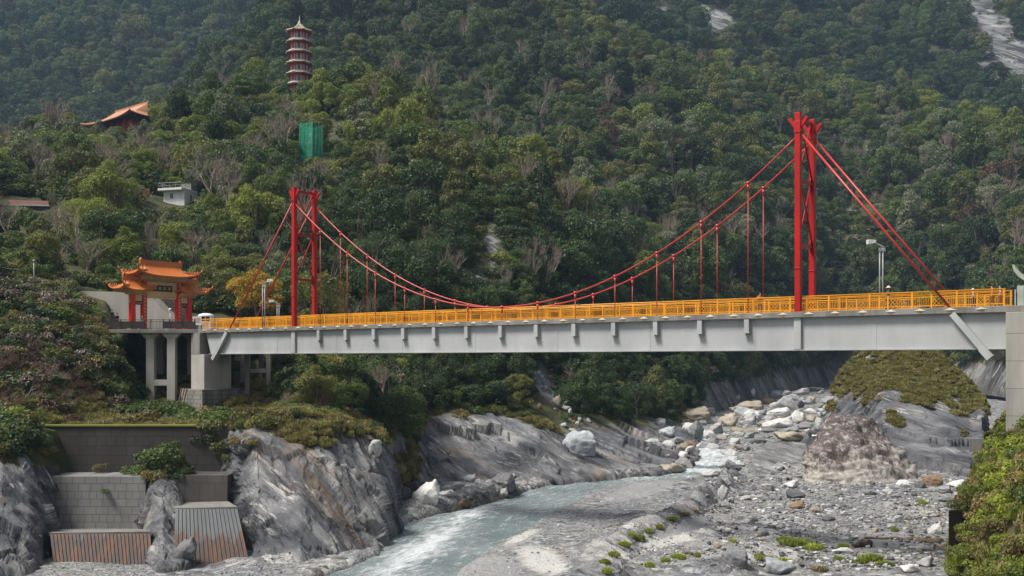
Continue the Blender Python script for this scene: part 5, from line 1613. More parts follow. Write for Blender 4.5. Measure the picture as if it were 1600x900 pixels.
ind = set(); nb_ = nr_ = 0
for size, i in vis:
    if FOREST[i][5] == 'grey brown':
        if nr_ < NBARE: ind.add(i); nr_ += 1
    elif nb_ < NB: ind.add(i); nb_ += 1
rest = []
for i, (land, p, s, px, py, col, rz, u) in enumerate(FOREST):
    near = p.y < 190
    fam = 'near' if near else 'mid'
    if u > .93 and col not in ('grey brown',) and not (near and p.z < 1): fam = 'tall'
    k = int(u * 977) % {'near': 4, 'mid': 6, 'tall': 2}[fam]
    sq = .72 + .7 * ((u * 131) % 1) ** 1.3
    if i in ind:
        if col == 'grey brown':
            o = make_tree(p, None, 0, col, s * 1.05, rz, sq, bare_k=int(u * 613) % 6, name='bare_tree', group='bare trees on the slopes')
            say(o, 'leafless grey brown tree', px, py - 4 * s * F / p.y)
        else:
            o = make_tree(p, fam, k, col, s, rz, sq)
            say(o, ('tall narrow ' if fam == 'tall' else '') + col + ' leafy tree', px, py - 5 * s * F / p.y)
    else: rest.append((p, s, sq, rz, fam if fam != 'near' else 'mid', int(u * 977) % (2 if fam == 'tall' else 6), col))
for px, py, Y, s, col, k in ((480, 176, 285, 1.0, 'green', 1), (500, 172, 288, 1.15, 'yellow green', 2), (520, 168, 290, 1.2, 'olive', 3), (458, 184, 284, .9, 'dark green', 4), (470, 190, 280, .8, 'olive', 5), (545, 160, 292, 1.35, 'green', 0), (440, 178, 288, .9, 'green', 2)):
    o = make_tree(P(px, py, Y), 'mid', k, col, s, k * 1.3, 1.0); say(o, col + ' leafy tree', px, py - 40 * s)
print('trees', len(FOREST), 'visible', len(vis), 'individual', len(ind))

def scatter(name, label, cat, pts, protos, proto_of):
    """one object of instances: points carry a scale, a turn and which plant they are"""
    n = len(pts)
    me = bpy.data.meshes.new(name); me.vertices.add(n)
    me.vertices.foreach_set("co", np.array([p[0] for p in pts], np.float32).ravel())
    for nm, ty, vals in (("rot", 'FLOAT_VECTOR', [p[2] for p in pts]), ("scl", 'FLOAT_VECTOR', [p[1] for p in pts])):
        a = me.attributes.new(nm, ty, 'POINT'); a.data.foreach_set("vector", np.array(vals, np.float32).ravel())
    a = me.attributes.new("which", 'INT', 'POINT'); a.data.foreach_set("value", np.array(proto_of, np.int32))
    o = link(name, me)
    ng = bpy.data.node_groups.new(name, 'GeometryNodeTree')
    ng.interface.new_socket("Geometry", in_out='INPUT', socket_type='NodeSocketGeometry'); ng.interface.new_socket("Geometry", in_out='OUTPUT', socket_type='NodeSocketGeometry')
    gi, go = ng.nodes.new('NodeGroupInput'), ng.nodes.new('NodeGroupOutput')
    jn = ng.nodes.new('GeometryNodeJoinGeometry')
    def named(nm, ty):
        q = ng.nodes.new('GeometryNodeInputNamedAttribute'); q.data_type = ty; q.inputs['Name'].default_value = nm; return q.outputs['Attribute']
    wa, ra, sa = named('which', 'INT'), named('rot', 'FLOAT_VECTOR'), named('scl', 'FLOAT_VECTOR')
    e2r = ng.nodes.new('FunctionNodeEulerToRotation'); ng.links.new(ra, e2r.inputs[0])
    for k, po in enumerate(protos):
        if k not in set(proto_of): continue
        cp = ng.nodes.new('FunctionNodeCompare'); cp.data_type = 'INT'; cp.operation = 'EQUAL'
        ins = [s for s in cp.inputs if s.type == 'INT']; ng.links.new(wa, ins[0]); ins[1].default_value = k
        oi = ng.nodes.new('GeometryNodeObjectInfo'); oi.inputs['Object'].default_value = po; oi.inputs['As Instance'].default_value = True
        ip = ng.nodes.new('GeometryNodeInstanceOnPoints')
        ng.links.new(gi.outputs[0], ip.inputs['Points']); ng.links.new(cp.outputs[0], ip.inputs['Selection']); ng.links.new(oi.outputs['Geometry'], ip.inputs['Instance'])
        ng.links.new(e2r.outputs[0], ip.inputs['Rotation']); ng.links.new(sa, ip.inputs['Scale'])
        ng.links.new(ip.outputs[0], jn.inputs[0])
    ng.links.new(jn.outputs[0], go.inputs[0])
    md = o.modifiers.new("scatter", 'NODES'); md.node_group = ng
    tag(o, label, cat, kind='stuff')
    return o
# the plants that the far wood repeats are trees and shrubs standing in the scene
have = {}
for o in bpy.data.objects:
    if o.type == 'MESH' and o.parent and o.name.split('.')[0] in ('crown', 'foliage'):
        have.setdefault(o.data.name, o)
def proto_obj(fam, k, col):
    me = CROWN[(fam, k, col)]
    if me.name in have: return have[me.name]
    for (f, kk, c), m in CROWN.items() if False else []: pass
    cands = [(f, q) for (f, q, c) in [key for key in CROWN if len(key) == 3] if c == col and CROWN[(f, q, c)].name in have]
    same = [c for c in cands if c[0] == fam] or cands
    if not same: return None
    return have[CROWN[(*same[k % len(same)], col)].name]
def proto_scatter(name, label, cat, items):
    protos, idx, pts, ids = [], {}, [], []
    for p, s, rot, po in items:
        if po is None: continue
        if po.name not in idx: idx[po.name] = len(protos); protos.append(po)
        pts.append((tuple(p), s if hasattr(s, '__len__') else (s, s, s), rot)); ids.append(idx[po.name])
    return scatter(name, label, cat, pts, protos, ids)
barep = [o for o in bpy.data.objects if o.name.split('.')[0] == 'crown' and o.data.name.startswith('twigs')]
items = []
for p, s, sq, rz, fam, k, col in rest:
    if col == 'grey brown':
        if p.y < 560: items.append((p, (s, s, s * sq), (0, 0, rz), barep[k % len(barep)])); continue
        po = proto_obj('mid', k, 'grey brown') or proto_obj('mid', k, 'olive')
    else: po = proto_obj(fam, k, col)
    items.append((p, (s, s, s * sq), (0, 0, rz), po))
rgs = np.random.default_rng(23)
def shrub_spots(land, n, kmin, kmax, keep):
    out = []
    for p in sample_land(land, n, rgs, kmin, kmax, .5):
        px, py = proj(p)
        if p[1] < 30 or not (-300 < px < 1960) or py > 905: continue
        if not keep(px, py, p[1]): continue
        out.append((Vector(p), px, py))
    return out
def in_building(px, py, Y):
    return blocked(px, py, 6, 9, Y)
SH = []
NEARB = lambda x, y, Y: Y < 152 and not (x > 425 and y > 650) and not (x > 640 and y > 640) and not (40 < x < 350 and Y < 103)
for land, n, k0, k1, keep in (('river_bank', 5200, 1.9, 8, lambda x, y, Y: not (x > 650 and y > 665) and not (x > 640 and y > 640 and rgs.uniform() < .5) and not (x < 130 and 330 < y < 432 and rgs.uniform() < .6)),
        ('river_bank', 15000, 1.9, 6, NEARB), ('hillside', 7000, 1.2, 99, lambda x, y, Y: True), ('knoll', 420, 1.6, 9, lambda x, y, Y: True), ('right_bank', 4200, 1.0, 9, lambda x, y, Y: True), ('rock_outcrop', 160, 2.4, 9, lambda x, y, Y: True), ('rock_pillar', 26, 2.2, 9, lambda x, y, Y: True)):
    for p, px, py in shrub_spots(land, n, k0, k1, keep):
        if in_building(px, py, p.y) or (land == 'river_bank' and -50 < p.x < -36 and 124 < p.y < 150) : continue
        if land == 'river_bank' and (178 < px < 300 and 127 < p.y < 142 or 98 < px < 205 and 133 < p.y < 140.5) : continue
        if land == 'river_bank' and 40 < px < 330 and p.y < 103: continue
        if land == 'river_bank' and px < 115 and 535 < py < 668 and rgs.uniform() < .62: continue
        if land == 'river_bank' and 90 < px < 330 and p.y < 114 and rgs.uniform() < .95: continue
        if land == 'river_bank' and 285 < px < 425 and 600 < py < 665 and rgs.uniform() < .6: continue
        if land == 'river_bank' and 100 < px < 215 and py < 522 and p.y < 134 and rgs.uniform() < .8: continue
        u = rgs.uniform()
        if land == 'river_bank' and px < 200 and 440 < py < 665:
            col = pick_weighted((('rusty', 7.0 if py > 540 and px < 120 else .5), ('grey brown', 2.5 if px < 120 else 1.0), ('olive', 2), ('green', 2.5), ('dark green', 4 if py > 560 else 2.5), ('yellow green', .8), ('straw', 1.2)), u); s = rgs.uniform(.6, 1.25)
        elif land == 'river_bank':
            col = pick_weighted((('green', 3), ('olive', 2.2), ('dark green', 4), ('yellow green', .5), ('straw', .9 if py > 590 else .3)), u); s = rgs.uniform(.7, 1.6) * (1 if p.y < 170 else 1.4)
            if 40 < px < 215 and 430 < py < 525: s *= .5
            if px > 340 and py > 625: s *= .45
            if 270 < px < 440 and 590 < py < 660: s *= .5
        elif land == 'hillside': col = pick_weighted((('dark green', 5), ('green', 3), ('olive', 1.5), ('grey brown', 1.5)), u); s = rgs.uniform(1.4, 3.0)
        elif land == 'knoll': col = pick_weighted((('straw', 6), ('olive', 4), ('green', 1.2), ('yellow green', 1.0)), u); s = rgs.uniform(.18, .48)
        elif land == 'right_bank': col = pick_weighted((('lime', 4.5 if px > 1550 and py > 690 else .6), ('yellow green', 3), ('olive', 2.4), ('green', .7), ('straw', 2.6), ('ochre', .25)), u); s = rgs.uniform(.2, .5) if px < 1545 else rgs.uniform(.35, .7)
        else: col = pick_weighted((('straw', 1), ('olive', 3), ('green', 2)), u); s = rgs.uniform(.3, .6)
        SH.append((p, s, col, rgs.uniform(0, 6.28), px, py, int(rgs.integers(4)), land))
vs_ = sorted([(s * 2.5 * F / p.y, i) for i, (p, s, col, rz, px, py, k, land) in enumerate(SH) if land != 'hillside' and 0 < px < 1600 and sees(p + Vector((0, 0, 1.2 * s)), .8)], reverse=True)
indS = set(i for _, i in vs_[:255])
for i in indS:
    p, s, col, rz, px, py, k, land = SH[i]
    o = make_tree(p - Vector((0, 0, .12)), 'shrub', k, col, s, rz, 1.0, trunk=False, name='shrub', cat='shrub', group='shrubs on the banks')
    say(o, {'rusty': 'rusty brown withered shrub', 'straw': 'straw yellow dry shrub'}.get(col, ('lime green' if col == 'lime' else col) + ' low shrub'), px, py)
for o in bpy.data.objects:
    if o.type == 'MESH' and o.parent and o.name.split('.')[0] in ('crown', 'foliage'): have.setdefault(o.data.name, o)
proto_scatter('undergrowth', 'low dense undergrowth of bushes filling the ground between the trees', 'undergrowth',
    [(p - Vector((0, 0, .12)), (s, s, s * .95), (0, 0, rz), proto_obj('shrub', k, col)) for i, (p, s, col, rz, px, py, k, land) in enumerate(SH) if i not in indS])
proto_scatter('forest', 'dense mixed forest covering the mountain slopes behind the nearer trees', 'forest', items)
# ------------------------------------------------------------------ boulders, stones, driftwood, grass
def mat_stone(name, c0, c1, band=0.5):
    m = bpy.data.materials.new(name); n, l = nodes_of(m)
    b = n["Principled BSDF"]; b.inputs['Roughness'].default_value = 0.8; b.inputs['Specular IOR Level'].default_value = 0.3
    tc = n.new("ShaderNodeTexCoord"); oi = n.new("ShaderNodeObjectInfo")
    ad = n.new("ShaderNodeVectorMath"); ad.operation = 'ADD'; l.new(tc.outputs['Object'], ad.inputs[0])
    mu = mth(n, l, 'MULTIPLY', oi.outputs['Random'], 37.0); cb = n.new("ShaderNodeCombineXYZ")
    for i in range(3): l.new(mu, cb.inputs[i])
    l.new(cb.outputs[0], ad.inputs[1])
    mp = n.new("ShaderNodeMapping"); mp.inputs['Rotation'].default_value = (0.5, 0.4, 0.3); mp.inputs['Scale'].default_value = (0.8, 0.8, 5.0); l.new(ad.outputs[0], mp.inputs[0])
    t = noise_node(n, l, mp.outputs[0], 1.2, 7, 0.68); t2 = noise_node(n, l, ad.outputs[0], 2.2, 6, 0.65)
    s = mth(n, l, 'ADD', mth(n, l, 'MULTIPLY', t.outputs[0], band), mth(n, l, 'MULTIPLY', t2.outputs[0], 1 - band))
    s = mth(n, l, 'ADD', s, mth(n, l, 'MULTIPLY', mth(n, l, 'SUBTRACT', oi.outputs['Random'], 0.5), 0.22))
    r = ramp(n, [(0.30, c0), (0.68, c1)]); l.new(s, r.inputs[0])
    f = noise_node(n, l, ad.outputs[0], 11, 4, 0.7); fr = ramp(n, [(0.3, 0.7), (0.7, 1.25)]); l.new(f.outputs[0], fr.inputs[0])
    l.new(mixc(n, l, 1.0, r.outputs[0], fr.outputs[0], 'MULTIPLY'), b.inputs['Base Color'])
    bump(n, l, mth(n, l, 'ADD', t.outputs[0], mth(n, l, 'MULTIPLY', f.outputs[0], 0.3)), 0.7, 0.12, b)
    return m
STONE = {'pale grey': mat_stone('pale_stone', (0.22, 0.22, 0.22), (0.46, 0.455, 0.44)), 'mid grey': mat_stone('grey_stone', (0.10, 0.10, 0.105), (0.27, 0.27, 0.27)),
         'dark grey': mat_stone('dark_stone', (0.05, 0.05, 0.054), (0.15, 0.15, 0.155)), 'beige': mat_stone('beige_stone', (0.17, 0.145, 0.11), (0.42, 0.37, 0.29)),
         'bluish': mat_stone('bluish_stone', (0.17, 0.19, 0.20), (0.40, 0.42, 0.43)), 'white': mat_stone('white_stone', (0.36, 0.355, 0.34), (0.62, 0.61, 0.58)),
         'brown': mat_stone('brown_stone', (0.09, 0.062, 0.04), (0.24, 0.165, 0.10))}
def hull_geo(pts, cuts, seed, amp, smooth, nf=1.2):
    bm = bmesh.new()
    for p in pts: bm.verts.new(p)
    r = bmesh.ops.convex_hull(bm, input=bm.verts)
    dead = [v for v in bm.verts if not v.link_faces]
    bmesh.ops.delete(bm, geom=dead, context='VERTS')
    bmesh.ops.triangulate(bm, faces=bm.faces)
    for c in range(cuts):
        bmesh.ops.subdivide_edges(bm, edges=bm.edges, cuts=1, use_grid_fill=True)
        bmesh.ops.smooth_vert(bm, verts=bm.verts, factor=smooth, use_axis_x=True, use_axis_y=True, use_axis_z=True)
    bm.normal_update()
    co = np.array([v.co for v in bm.verts]); no = np.array([v.normal for v in bm.verts])
    d = amp * (fbm(co * nf, 1.0, 4, seed) + 0.5 * fbm(co * nf * np.array([.6, .6, 3.0]), 1.5, 3, seed + 5, ridged=True))
    co = co + no * d[:, None]
    for v, c in zip(bm.verts, co): v.co = c
    return bm
def stone_mesh(seed, flat, cuts, ang):
    rg = np.random.default_rng(seed)
    n = 13 if ang else 22
    p = rg.normal(size=(n, 3)); p /= np.linalg.norm(p, axis=1, keepdims=True); p *= rg.uniform(.75, 1.0, (n, 1))
    p *= np.array([.5, .36 + .1 * rg.uniform(), .5 * flat]); p[:, 2] += .5 * flat * .55
    bm = hull_geo([Vector(q) for q in p], cuts, seed, 0.06, .07 if ang else .25, 4.0)
    me = bpy.data.meshes.new('stone'); bm.to_mesh(me); bm.free()
    me.polygons.foreach_set("use_smooth", np.ones(len(me.polygons), bool)); me.update()
    return me
BOUL = [stone_mesh(500 + k, (.5, .62, .45, .75, .38, .6, .3, .68)[k], 3, k % 2 == 0) for k in range(8)]
BM_ = {(k, c): recolour(BOUL[k], m, 'boulder') for k in range(8) for c, m in STONE.items()}
rgb_ = np.random.default_rng(5)
def boulder(px, py, wpx, hpx, col, k=None, name='boulder', phrase=None, lift=0.0, group='boulders in the river bed'):
    """a boulder whose foot is seen at (px, py + hpx/2), wpx wide and hpx high in the picture"""
    h = pick(px, py + hpx * .38)
    if h is None: return None
    p = h[0]; Y = p.y
    w_, ht = wpx * Y / F, hpx * Y / F
    k = int(rgb_.integers(8)) if k is None else k
    flat = (.5, .62, .45, .75, .38, .6, .3, .68)[k]
    o = link(name, BM_[(k, col)]); o.location = p - Vector((0, -w_ * .22, ht * .12)); o.rotation_euler = (rgb_.normal() * .08, rgb_.normal() * .12, rgb_.normal() * .5)
    o.scale = (w_ * 1.18, w_ * 1.18 * rgb_.uniform(.8, 1.15), ht / flat * 1.5)
    o['category'] = 'boulder'; o['group'] = group
    sz = 'big' if w_ > 4.2 else 'small' if w_ < 1.3 else 'medium'
    say(o, phrase or f"{sz} {'grey' if col == 'mid grey' else col} boulder", px, py)
    return o
for a in ((1091, 651, 62, 30, 'beige', 5), (1108, 643, 25, 12, 'white'), (1139, 657, 42, 24, 'beige', 0), (1172, 653, 30, 18, 'pale grey'), (1177, 637, 52, 22, 'beige'), (1201, 627, 24, 11, 'brown'),
    (1212, 618, 21, 14, 'bluish', 3), (1230, 635, 46, 22, 'pale grey'), (1223, 645, 46, 16, 'white'), (1247, 654, 27, 23, 'white', 3), (1221, 662, 56, 20, 'white'), (1161, 673, 56, 18, 'beige'), (1122, 669, 27, 17, 'pale grey', 0),
    (1087, 672, 27, 27, 'mid grey', 3), (1043, 675, 33, 19, 'bluish', 0), (1034, 661, 15, 12, 'white'), (1078, 694, 31, 11, 'brown'), (1111, 693, 27, 21, 'mid grey', 0), (1059, 689, 27, 11, 'pale grey'), (1140, 708, 35, 17, 'pale grey', 0),
    (1187, 689, 27, 11, 'dark grey'), (1239, 684, 62, 17, 'beige', 4), (1270, 674, 23, 14, 'dark grey'), (1281, 661, 15, 17, 'pale grey', 3), (1270, 654, 23, 11, 'beige'), (1262, 664, 25, 9, 'mid grey'), (1239, 671, 31, 10, 'mid grey'),
    (1052, 733, 46, 15, 'beige', 4), (1121, 741, 40, 10, 'pale grey', 6), (1172, 681, 20, 10, 'bluish'), (1150, 640, 22, 10, 'pale grey'), (1192, 645, 20, 10, 'bluish'), (1205, 672, 26, 9, 'mid grey'), (1130, 684, 20, 9, 'beige'),
    (1255, 613, 34, 10, 'white'), (1278, 607, 36, 11, 'pale grey'), (1300, 600, 32, 10, 'pale grey'), (1240, 622, 28, 10, 'white'), (1262, 628, 24, 10, 'mid grey'), (1150, 690, 22, 10, 'pale grey'), (1165, 700, 20, 9, 'mid grey'), (1020, 690, 24, 9, 'pale grey'), (1010, 700, 22, 8, 'mid grey'),
    (908, 694, 56, 42, 'bluish', 5), (668, 773, 52, 40, 'white', 0), (790, 753, 50, 27, 'mid grey', 5), (768, 763, 20, 14, 'mid grey'), (787, 770, 19, 14, 'pale grey'), (735, 748, 23, 15, 'bluish'), (714, 760, 26, 12, 'pale grey'), (585, 699, 25, 23, 'pale grey', 7),
    (573, 683, 16, 10, 'brown'), (560, 676, 18, 9, 'beige'), (592, 712, 14, 8, 'brown'), (722, 787, 31, 13, 'brown', 4), (752, 768, 15, 9, 'mid grey'), (800, 745, 16, 9, 'pale grey'), (748, 755, 16, 9, 'pale grey'), (868, 628, 24, 20, 'beige', 0), (885, 632, 16, 14, 'pale grey'),
    (1213, 882, 62, 34, 'bluish', 2), (1152, 872, 46, 30, 'mid grey', 5), (1248, 790, 28, 13, 'brown', 0), (1275, 797, 17, 11, 'beige', 5), (1242, 770, 34, 22, 'dark grey', 2), (1413, 757, 22, 14, 'white', 5), (1461, 752, 33, 21, 'brown', 5), (1500, 757, 42, 11, 'white', 4),
    (1466, 828, 27, 20, 'white', 0), (1452, 880, 40, 16, 'pale grey', 4), (1425, 890, 34, 14, 'white', 4), (1438, 758, 18, 11, 'dark grey'), (1479, 765, 26, 12, 'mid grey'), (1390, 768, 20, 10, 'pale grey'), (1360, 770, 22, 9, 'mid grey'), (1178, 812, 14, 9, 'dark grey'), (1296, 811, 22, 8, 'dark grey'),
    (1240, 758, 32, 12, 'white', 4), (1160, 770, 20, 12, 'mid grey'), (1128, 770, 18, 22, 'pale grey', 3), (1132, 785, 20, 22, 'mid grey', 2), (1122, 850, 16, 18, 'beige', 2), (1320, 862, 36, 8, 'white', 6), (1445, 858, 38, 8, 'pale grey', 6), (1480, 782, 30, 9, 'mid grey'), (1200, 762, 26, 12, 'pale grey'), (1212, 778, 20, 9, 'mid grey'),
    (290, 860, 44, 34, 'dark grey', 0), (100, 866, 30, 16, 'mid grey', 4), (630, 770, 30, 16, 'dark grey'), (700, 772, 34, 9, 'pale grey', 6), (655, 748, 16, 9, 'pale grey'), (680, 744, 14, 8, 'beige')):
    boulder(*a)
# scree on the rockfall and loose blocks over the bed: still blocks one can tell apart
for k in range(34):
    f = rgb_.uniform(); px = 842 + 70 * f + rgb_.normal() * 14; py = 575 + 108 * f + rgb_.normal() * 12
    boulder(px, py, rgb_.uniform(7, 17), rgb_.uniform(5, 10), ('beige', 'pale grey', 'white', 'bluish', 'brown')[int(rgb_.integers(5))], group='blocks on the rockfall')
n_ = 0
while n_ < 85:
    py = 606 + 122 * rgb_.uniform(); mid = np.interp(py, [600, 640, 690, 730], [1275, 1195, 1165, 1160]); hw = np.interp(py, [600, 640, 690, 730], [45, 120, 125, 90])
    px = mid + hw * rgb_.uniform(-1, 1)
    w_ = (13 + 24 * rgb_.uniform() ** 2) * np.interp(py, [600, 730], [.75, 1.0])
    if abs(px - 1222) < 50 and 690 < py < 740: continue
    if px > 1285 and py > 650: continue
    boulder(px, py, w_, w_ * rgb_.uniform(.38, .62), ('pale grey', 'white', 'beige', 'mid grey', 'bluish', 'pale grey')[int(rgb_.integers(6))]); n_ += 1
n_ = 0
while n_ < 60:
    px, py = rgb_.uniform(1010, 1500), rgb_.uniform(625, 895)
    Y = float(Yg(py)); a, b_ = ch_edges(Y)
    if a - 4 < px < b_ + 4: continue
    if px < 1130 - (py - 740) * .15 and py > 742: continue
    if px > 1270 and py < 742: continue
    if 1290 < px and py > 835 and rgb_.uniform() < .6: continue
    w_ = (9 + 14 * rgb_.uniform() ** 3) * (1.1 if py < 740 else 1.0)
    boulder(px, py, w_, w_ * rgb_.uniform(.35, .65), ('pale grey', 'mid grey', 'white', 'beige', 'mid grey', 'dark grey')[int(rgb_.integers(6))]); n_ += 1
# the big slab right of the rapids
def big_rock(name, pts, cuts, seed, amp, mat, label, nf=.25, sm=.12):
    c = Vector((0, 0, 0))
    for p in pts: c += p / len(pts)
    c.z = min(p.z for p in pts)
    bm = hull_geo([p - c for p in pts], cuts, seed, amp, sm, nf)
    me = bpy.data.meshes.new(name); bm.to_mesh(me); bm.free(); me.polygons.foreach_set("use_smooth", np.ones(len(me.polygons), bool)); me.update()
    o = link(name, me, mat, None, c); return tag(o, label, 'boulder')
M_slab = mat_ground('slab_rock', fs=1.3, rock=dict(rust=0.25, mid=(0.15, 0.15, 0.152)))
def all_rock(me):
    at = me.attributes.new("rock", 'FLOAT', 'POINT'); at.data.foreach_set("value", np.ones(len(me.vertices), np.float32))
sl = big_rock('slab_boulder', [P(1172, 722, 144), P(1180, 695, 152), P(1215, 688, 156), P(1262, 690, 156), P(1266, 740, 141), P(1215, 742, 139), P(1185, 738, 141), P(1190, 745, 150), P(1262, 742, 158), P(1180, 740, 158)], 4, 9, .5, M_slab, 'broad flat grey slab boulder between the rapids and the big brown boulder', .3)
all_rock(sl.data)
M_big = bpy.data.materials.new('brown_stained_marble'); n, l = nodes_of(M_big)
b = n["Principled BSDF"]; b.inputs['Roughness'].default_value = 0.8; b.inputs['Specular IOR Level'].default_value = 0.3
tc = n.new("ShaderNodeTexCoord"); vec = tc.outputs['Object']
t = noise_node(n, l, vec, 0.30, 7, 0.68); t2 = noise_node(n, l, vec, 1.3, 7, 0.72); s_ = n.new("ShaderNodeSeparateXYZ"); l.new(vec, s_.inputs[0])
mp = n.new("ShaderNodeMapping"); mp.inputs['Scale'].default_value = (1.6, 1.6, 0.4); mp.inputs['Rotation'].default_value = (0, 0.35, 0); l.new(vec, mp.inputs[0]); t3 = noise_node(n, l, mp.outputs[0], 0.9, 7, 0.7)
hz = n.new("ShaderNodeMapRange"); l.new(s_.outputs[2], hz.inputs[0]); hz.inputs[1].default_value = 0.3; hz.inputs[2].default_value = 6.0; hz.inputs[3].default_value = -0.12; hz.inputs[4].default_value = 0.06
k = mth(n, l, 'ADD', mth(n, l, 'ADD', mth(n, l, 'MULTIPLY', t.outputs[0], .60), mth(n, l, 'MULTIPLY', t3.outputs[0], .5)), hz.outputs[0])
r = ramp(n, [(0.48, 0), (0.56, 1)]); l.new(k, r.inputs[0])
cA = ramp(n, [(0.35, (0.19, 0.17, 0.145)), (0.6, (0.43, 0.40, 0.36))]); l.new(t2.outputs[0], cA.inputs[0])
cB = ramp(n, [(0.34, (0.055, 0.042, 0.039)), (0.52, (0.13, 0.102, 0.094)), (0.62, (0.36, 0.33, 0.315))]); l.new(t2.outputs[0], cB.inputs[0])
c_ = mixc(n, l, r.outputs[0], cA.outputs[0], cB.outputs[0])
og = noise_node(n, l, vec, 0.55, 3); 
l.new(c_, b.inputs['Base Color'])
bump(n, l, mth(n, l, 'ADD', t3.outputs[0], mth(n, l, 'MULTIPLY', t2.outputs[0], .6)), 0.9, 0.35, b)
big_rock('stained_boulder', [P(1257, 745, 129), P(1262, 705, 131), P(1278, 672, 133), P(1292, 654, 135), P(1312, 645, 136), P(1345, 651, 136), P(1378, 683, 135), P(1412, 716, 134), P(1438, 746, 131), P(1268, 759, 126.5), P(1310, 762, 124.8), P(1375, 763, 124.6), P(1425, 759, 127), P(1330, 690, 129.5), P(1290, 700, 128),
   P(1275, 735, 142), P(1420, 735, 142), P(1340, 680, 142), P(1300, 690, 142)], 5, 21, 1.0, M_big, 'huge brown and cream stained boulder standing alone in front of the grassy knoll', .34, .05)
M_orange = paint('orange_lichen', (0.42, 0.16, 0.03), 0.8, 0.2, 0.4, 6.0)

# loose stones: past counting
def stone_spots(n):
    out = []
    while len(out) < n:
        u = rgb_.uniform()
        if u < .72: px, py = rgb_.uniform(1000, 1510), rgb_.uniform(640, 905)
        elif u < .90: px, py = rgb_.uniform(720, 1130), rgb_.uniform(742, 905)
        elif u < .96: px, py = rgb_.uniform(60, 500), rgb_.uniform(874, 905)
        else: px, py = rgb_.uniform(600, 850), rgb_.uniform(745, 840)
        Y = float(Yg(py)); a, b_ = ch_edges(Y)
        if a + 3 < px < b_ - 3: continue
        if px > 1480 - (py - 800) * .1 and py > 790: continue
        i, j = np.interp(px, bpx, np.arange(npx)), np.interp(math.log(Y), np.log(bY), np.arange(nY)); i, j = int(i), int(j)
        if rgb_.uniform() < .82 * sand[i, j] or rgb_.uniform() < .75 * rockm[i, j]: continue
        near_bar = px < 1100 and py > 742
        base = .16 if near_bar or px < 850 else .34
        s = base * (0.55 + 1.9 * rgb_.uniform() ** 4) * (1.25 if py < 700 else 1)
        if near_bar and abs(fbm(np.array([[px / 60, py / 24, 0.]]), 1, 2, 3)[0]) > .22 and rgb_.uniform() < .7: continue
        x = (px - 800) / F * Y
        out.append((Vector((x, Y, bed_z(x, Y) - .03 * s)), (s, s * rgb_.uniform(.7, 1.2), s * rgb_.uniform(.6, 1.0)), (rgb_.normal() * .15, rgb_.normal() * .15, rgb_.uniform(0, 6.28))))
    return out
haveb = {}
for o in bpy.data.objects:
    if o.name.split('.')[0] == 'boulder': haveb.setdefault([c for c, m in STONE.items() if m == o.data.materials[0]][0], []).append(o)
pool = []
for c, w_ in (('pale grey', 5), ('mid grey', 7), ('dark grey', 3), ('white', 2.5), ('beige', 1.6), ('bluish', 2), ('brown', .5)):
    pool += [c] * int(w_ * 2)
proto_scatter('river_stones', 'loose grey and white stones strewn over the gravel of the river bed', 'stones',
    [(p, s, r_, haveb[c][int(rgb_.integers(len(haveb[c])))]) for (p, s, r_) in stone_spots(15000) for c in [pool[int(rgb_.integers(len(pool)))]]])

# driftwood
M_drift = paint('driftwood', (0.20, 0.145, 0.10), 0.9, 0.2, 0.6, 3.0, (0.08, 0.055, 0.04), bmp=.2)
M_wet = paint('wet_wood', (0.055, 0.026, 0.018), 0.7, 0.3, 0.5, 3.0)
def log_(pts, r, label, mat=M_drift, name='driftwood_log'):
    q = []
    for px, py in pts:
        h = pick(px, py); q.append(h[0] + Vector((0, 0, r * .6)))
    n = 10; fine = []
    for i in range(len(q) - 1):
        for k in range(n): fine.append(q[i].lerp(q[i + 1], k / n) + Vector((0, 0, .05 * math.sin(k * 1.3 + i))))
    fine.append(q[-1])
    rs = [r * (1 - .55 * k / len(fine)) * (1 + .12 * math.sin(k * 2.1)) for k in range(len(fine))]
    b = MB().tube(fine, rs, 9)
    for k in (len(fine) // 3, 2 * len(fine) // 3): b.tube([fine[k], fine[k] + Vector((.25, -.2, .35))], [rs[k] * .45, rs[k] * .2], 6)
    return T(name, label, 'driftwood', b, mat)
log_([(1474, 846), (1400, 843), (1320, 842)], .16, 'long thin bleached driftwood log lying on the sand beside the right bank')
log_([(1470, 850), (1430, 847)], .28, 'short thick driftwood log under the end of the long thin one')
log_([(1360, 854), (1332, 856)], .34, 'dark reddish wet chunk of driftwood between two grass tufts', M_wet)
log_([(1452, 792), (1478, 812)], .10, 'pale driftwood stick leaning among stones by the dark wall end')
log_([(1400, 815), (1470, 806)], .12, 'grey driftwood branch among slate stones by the dark wall end')
log_([(1225, 842), (1252, 838)], .10, 'small brown stick beside the bright green grass tuft')

